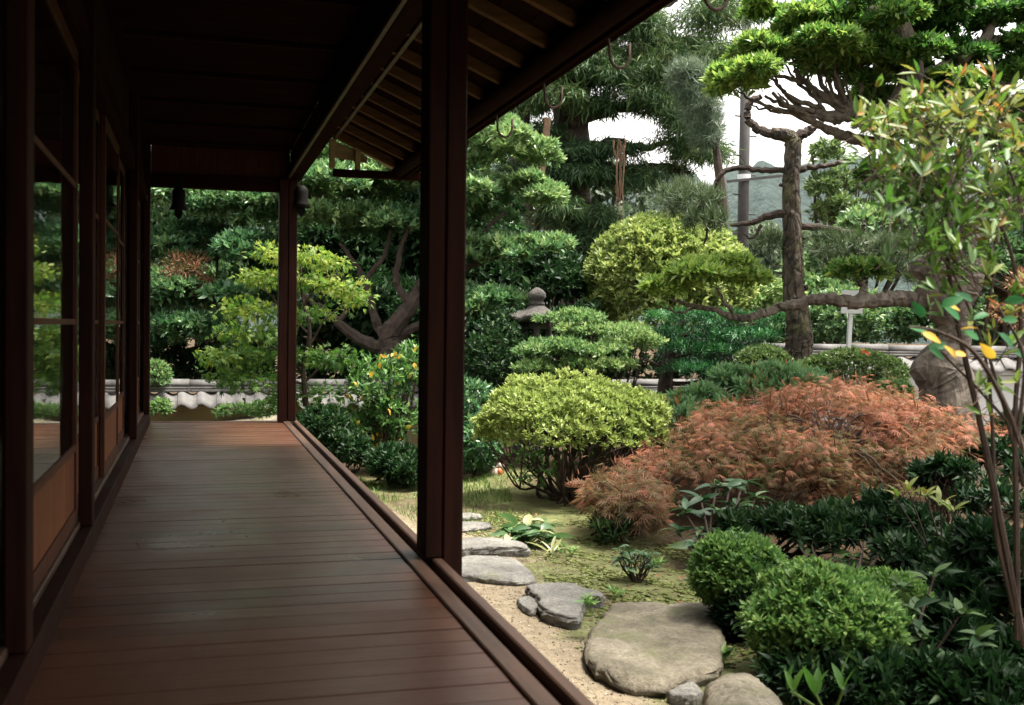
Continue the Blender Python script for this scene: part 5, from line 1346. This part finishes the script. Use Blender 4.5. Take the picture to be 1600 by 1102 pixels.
back_tree('dark tree behind the forked evergreen', 'broadleaf_tree', (640, 480), 17.5, [Pad(620, 440, 120, 90, 17.5, 1, -.15), Pad(700, 340, 120, 90, 18, 1, -.1), Pad(560, 540, 110, 60, 16, .8, -.1), Pad(700, 540, 100, 60, 16, .8, -.1), Pad(780, 430, 90, 90, 17.5, 1, -.1), Pad(640, 330, 90, 60, 17.5, 1, -.1), Pad(540, 440, 80, 80, 16.5, .8, -.1), Pad(600, 480, 80, 60, 16, .8, -.1), Pad(500, 400, 70, 60, 16.5, .8, -.1)], 6400, 'shade', .15, .06, .15)
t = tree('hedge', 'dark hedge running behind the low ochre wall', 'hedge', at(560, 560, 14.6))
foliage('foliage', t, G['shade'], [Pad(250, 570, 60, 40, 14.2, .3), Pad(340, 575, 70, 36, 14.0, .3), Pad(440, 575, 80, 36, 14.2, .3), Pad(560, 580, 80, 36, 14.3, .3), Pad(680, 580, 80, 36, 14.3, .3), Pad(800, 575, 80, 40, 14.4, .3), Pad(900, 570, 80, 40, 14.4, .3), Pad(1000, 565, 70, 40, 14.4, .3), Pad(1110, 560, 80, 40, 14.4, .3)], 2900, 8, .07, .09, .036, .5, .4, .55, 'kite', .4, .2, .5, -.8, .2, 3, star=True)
hb = at(1360, 520, 14.6)
t = tree('hedge', 'dark leafy hedge just behind the white tiled wall under the sign', 'hedge', hb)
foliage('foliage', t, G['back'], [Pad(1310, 505, 55, 34, 14.4, .4, 0), Pad(1385, 510, 65, 30, 14.4, .4, 0), Pad(1450, 500, 60, 40, 14.2, .4, 0), Pad(1240, 520, 50, 26, 14.8, .4, 0), Pad(1320, 470, 50, 16, 14.7, .4, .2), Pad(1520, 510, 60, 40, 14, .4, -.1)], 2300, 8, .06, .075, .034, .5, .4, .55, 'kite', .4, .18, .6, -.8, .2, 3, star=True)

# --- nandina in the right foreground, out of focus
b0 = onz(1560, 1110, 0.0)
t = tree('nandina', 'tall thin-stemmed nandina with orange-tinged leaves in the right foreground', 'shrub', b0)
D = 3.7
mb = MB()
for pts, r0 in (([(1600, 1010), (1570, 850), (1540, 700), (1515, 590), (1495, 500), (1480, 400), (1478, 320)], .013), ([(1590, 1000), (1588, 800), (1586, 650), (1595, 500), (1575, 380), (1530, 300)], .011), ([(1585, 960), (1555, 820), (1552, 700), (1540, 560), (1500, 450), (1440, 330)], .008), ([(1600, 760), (1570, 640), (1540, 520), (1560, 400)], .008), ([(1610, 700), (1530, 610), (1480, 560), (1440, 510)], .006), ([(1600, 900), (1610, 600), (1600, 350), (1560, 220)], .009)):
    limb(mb, P3(pts, D), r0, r0*.45, 6, 6, .04)
mb.build('stem', M['stem'], t)
protos = {k: blade_proto('leaf', G['nandina'], .26, k, 4, .14, .22) for k in (.05, .2, .35, .5, .62, .75, .88, 1.0)}
ks = sorted(protos)
cl = [(1470, 200, 95, 50, .6, 95), (1545, 175, 60, 45, .7, 55), (1415, 245, 60, 35, .5, 50), (1500, 280, 95, 50, .32, 80), (1460, 330, 70, 40, .2, 36), (1390, 330, 40, 25, .15, 8), (1570, 260, 50, 50, .45, 35), (1560, 350, 50, 40, .6, 25), (1580, 470, 30, 60, .7, 18), (1500, 400, 60, 40, .25, 25), (1560, 600, 40, 50, .55, 14), (1420, 280, 46, 36, .25, 26), (1365, 262, 36, 20, .3, 10), (1455, 370, 60, 40, .15, 40), (1440, 170, 60, 36, .55, 45), (1490, 410, 50, 50, .3, 40), (1530, 330, 50, 40, .35, 35), (1390, 190, 40, 24, .6, 22)]
cnt = 0; rest = []
mb = MB()
for (px, py, rx, ry, ti, nn) in cl:
    for j in range(int(nn*1.0)):
        p = at(px+rng.normal()*rx*.62, py+rng.normal()*ry*.62, D+rng.normal()*.22)
        ax = unit(np.array([rng.normal()*.6, rng.normal()*.6, .55]))
        mb.tube([p-ax*.07, p, p+ax*.015], .0016, 4)
        for s in range(3):
            d = unit(ax+np.cross(ax, unit(rng.normal(size=3)))*(.9 if s else .25))
            kk = min(ks, key=lambda v: abs(v-(ti-.08+rng.normal()*.2)))
            L_ = rng.uniform(.045, .075)
            if cnt < 300:
                place_leaf(protos[kk], t, p, d, unit(np.array([0, -.5, .8])+rng.normal(size=3)*.4), L_); cnt += 1
            else:
                rest.append((p, d, kk, L_))
tag(mb.build('leaf_stalk', M['stem'], t), kind='stuff')
if rest:
    Pn = np.array([r[0] for r in rest]); Dn = np.array([r[1] for r in rest]); tn = np.array([r[2] for r in rest]); Ln = np.array([r[3] for r in rest])
    Vx, Fx, Tx = leaf_arrays(Pn, Dn, unit(np.array([0, -.5, .8])+rng.normal(size=Pn.shape)*.4), Ln, Ln*.3, tn, 'leaf')
    tag(mesh_np('small_leaves', Vx, Fx, Tx, G['nandina'], t), kind='stuff')
# low branch with broad green and yellow leaves, close to the camera
b0 = onz(1640, 1110, 0.0)
t = tree('young_tree', 'sapling with broad green and yellow leaves close to the camera at the right edge', 'tree', b0)
mb = MB(); D = 3.0
limb(mb, [b0]+P3([(1640, 850), (1590, 680), (1530, 560), (1470, 520), (1420, 510)], D), .012, .003, 6, 6, .04)
limb(mb, P3([(1590, 680), (1600, 560), (1560, 480)], D), .007, .003, 6, 5, .04)
mb.build('stem', M['stem'], t)
gp = blade_proto('leaf', G['big'], .5, .5, 5, .1, .2); gp2 = blade_proto('leaf', G['big'], .5, .1, 5, .1, .3); yp = blade_proto('leaf', G['yellow'], .45, .5, 5, .1, .25)
for px, py, k in ((1420, 512, gp), (1445, 495, gp2), (1470, 480, gp), (1500, 500, gp), (1520, 470, gp2), (1545, 490, gp), (1570, 470, gp), (1560, 520, gp2), (1480, 540, gp), (1440, 520, yp), (1500, 515, yp), (1475, 475, yp), (1510, 555, yp), (1495, 560, yp), (1530, 530, gp), (1590, 500, gp), (1585, 550, gp2), (1555, 560, yp), (1450, 540, gp), (1600, 590, gp)):
    a = rng.uniform(-1, 1)
    place_leaf(k, t, at(px, py, D+rng.normal()*.12), R0*math.cos(a)*rng.choice([-1, 1])+np.array([0, -.3, math.sin(a)*.8]), unit(np.array([0, -.8, .6])+rng.normal(size=3)*.3), rng.uniform(.042, .066))

# --- grass and moss, fallen leaves
gp_ = []
n = 5200
xs = rng.uniform(1.15, 3.0, n); ys = rng.uniform(7.6, 10.3, n)
k = (lumps(np.c_[xs, ys, xs*0]*2.2, 1.5) > -0.15) & (xs > 1.25+0.12*(10.3-ys)) & (xs < 2.2+0.25*(ys-7.6))
xs, ys = xs[k], ys[k]
Pg = np.c_[xs, ys, ground_h(xs, ys)-.005]
Vg, Fg, Tg = leaf_arrays(Pg, unit(np.array([0, 0, 1.0])+rng.normal(size=Pg.shape)*.35), unit(rng.normal(size=Pg.shape)+np.array([0, -.5, .2])), rng.uniform(.03, .075, len(Pg)), np.full(len(Pg), .006), rng.random(len(Pg)), 'blade')
tag(mesh_np('grass', Vg, Fg, Tg, G['grass']), 'short green grass at the far end of the stepping stones', 'grass', kind='stuff')
n = 9000
xs = rng.uniform(1.5, 3.4, n); ys = rng.uniform(4.4, 8.2, n)
k = (lumps(np.c_[xs, ys, xs*0]*2.6, 1.5) > 0.05) & (xs-0.06*ys > 1.42)
xs, ys = xs[k], ys[k]
Pg = np.c_[xs, ys, ground_h(xs, ys)-.004]
Vg, Fg, Tg = leaf_arrays(Pg, unit(np.array([0, 0, .8])+rng.normal(size=Pg.shape)*.6), unit(rng.normal(size=Pg.shape)), rng.uniform(.008, .022, len(Pg)), np.full(len(Pg), .006), rng.random(len(Pg)), 'blade')
tag(mesh_np('moss', Vg, Fg, Tg, G['grass']), 'fine moss and seedlings on the bare ground', 'moss', kind='stuff')
def scatter_bits(name, label, n, xr, yr, smin, smax, mat, cond, flat=0.6, kind_leaf=False):
    xs = rng.uniform(*xr, n); ys = rng.uniform(*yr, n); k = cond(xs, ys); xs, ys = xs[k], ys[k]
    m = len(xs); z = ground_h(xs, ys); sc = rng.uniform(smin, smax, m)
    base = np.array([[1, 0, 0], [-.5, .87, 0], [-.5, -.87, 0], [0, 0, 1], [0, 0, -1]])
    V = base[None]+rng.normal(size=(m, 5, 3))*.22
    V[:, :, 2] *= flat
    a = rng.uniform(0, 6.28, m); ca, sa = np.cos(a)[:, None], np.sin(a)[:, None]
    X = V[:, :, 0]*ca-V[:, :, 1]*sa; Y = V[:, :, 0]*sa+V[:, :, 1]*ca
    V = np.stack([X, Y, V[:, :, 2]], -1)*sc[:, None, None]+np.stack([xs, ys, z+sc*.2*flat], -1)[:, None]
    f = np.array([[0, 1, 3], [1, 2, 3], [2, 0, 3], [1, 0, 4], [2, 1, 4], [0, 2, 4]])
    Fc = (f[None]+np.arange(m)[:, None, None]*5).reshape(-1, 3)
    o = mesh_np(name, V.reshape(-1, 3), Fc, np.repeat(rng.random(m), 5), mat)
    return tag(o, label, name.replace('_', ' '), kind='stuff')
gm = leafmat('grit', [(0, (0.10, 0.085, 0.06)), (0.6, (0.26, 0.22, 0.16)), (1, (0.45, 0.41, 0.34))], 0.0, 0.9, 0.1)
scatter_bits('gravel', 'fine grit and small pebbles on the trodden sand beside the veranda', 9000, (0.9, 2.3), (2.5, 8.0), .0025, .0085, gm, lambda x, y: rng.random(len(x)) < np.clip(1.9-(x-0.06*y-0.9)*1.6, .08, 1))
lm = leafmat('litter', [(0, (0.03, 0.018, 0.010)), (0.6, (0.10, 0.055, 0.028)), (1, (0.20, 0.12, 0.06))], 0.1, 0.9, 0.1)
scatter_bits('leaf_litter', 'crumbled brown leaf litter under the shrubs and on the moss', 9000, (1.5, 4.6), (3.9, 9.6), .004, .016, lm, lambda x, y: (lumps(np.c_[x, y, x*0]*2.0, 1.3)+0.7*(x-0.06*y-1.9)+rng.normal(size=len(x))*.4) > 0.35, .25)
mossm = leafmat('moss_cushion', [(0, (0.07, 0.085, 0.025)), (0.5, (0.13, 0.15, 0.05)), (1, (0.21, 0.23, 0.09))], 0.1, 0.95, 0.05)
scatter_bits('moss_cushions', 'low cushions of yellow-green moss on the bare ground', 7000, (1.5, 3.2), (4.3, 8.2), .008, .028, mossm, lambda x, y: (lumps(np.c_[x, y, x*0]*2.6, 1.5) > 0.0) & (x-0.06*y > 1.36), .35)
fl = blade_proto('fallen_leaf', G['brown'], .5, 1.0, 4, .2, -.15)
for i in range(34):
    x, y_ = rng.uniform(1.7, 3.0), rng.uniform(4.3, 8.4)
    o = bpy.data.objects.new('fallen_leaf', fl); link(o)
    s = rng.uniform(.025, .05)
    o.location = (x, y_, float(ground_h(np.array(x), np.array(y_)))+.012); o.rotation_euler = (rng.normal()*.2, rng.normal()*.2, rng.uniform(0, 6.28)); o.scale = (s, s, s)
    tag(o, 'small dry brown leaf fallen on the mossy ground', 'leaf', 'fallen leaves on the moss')
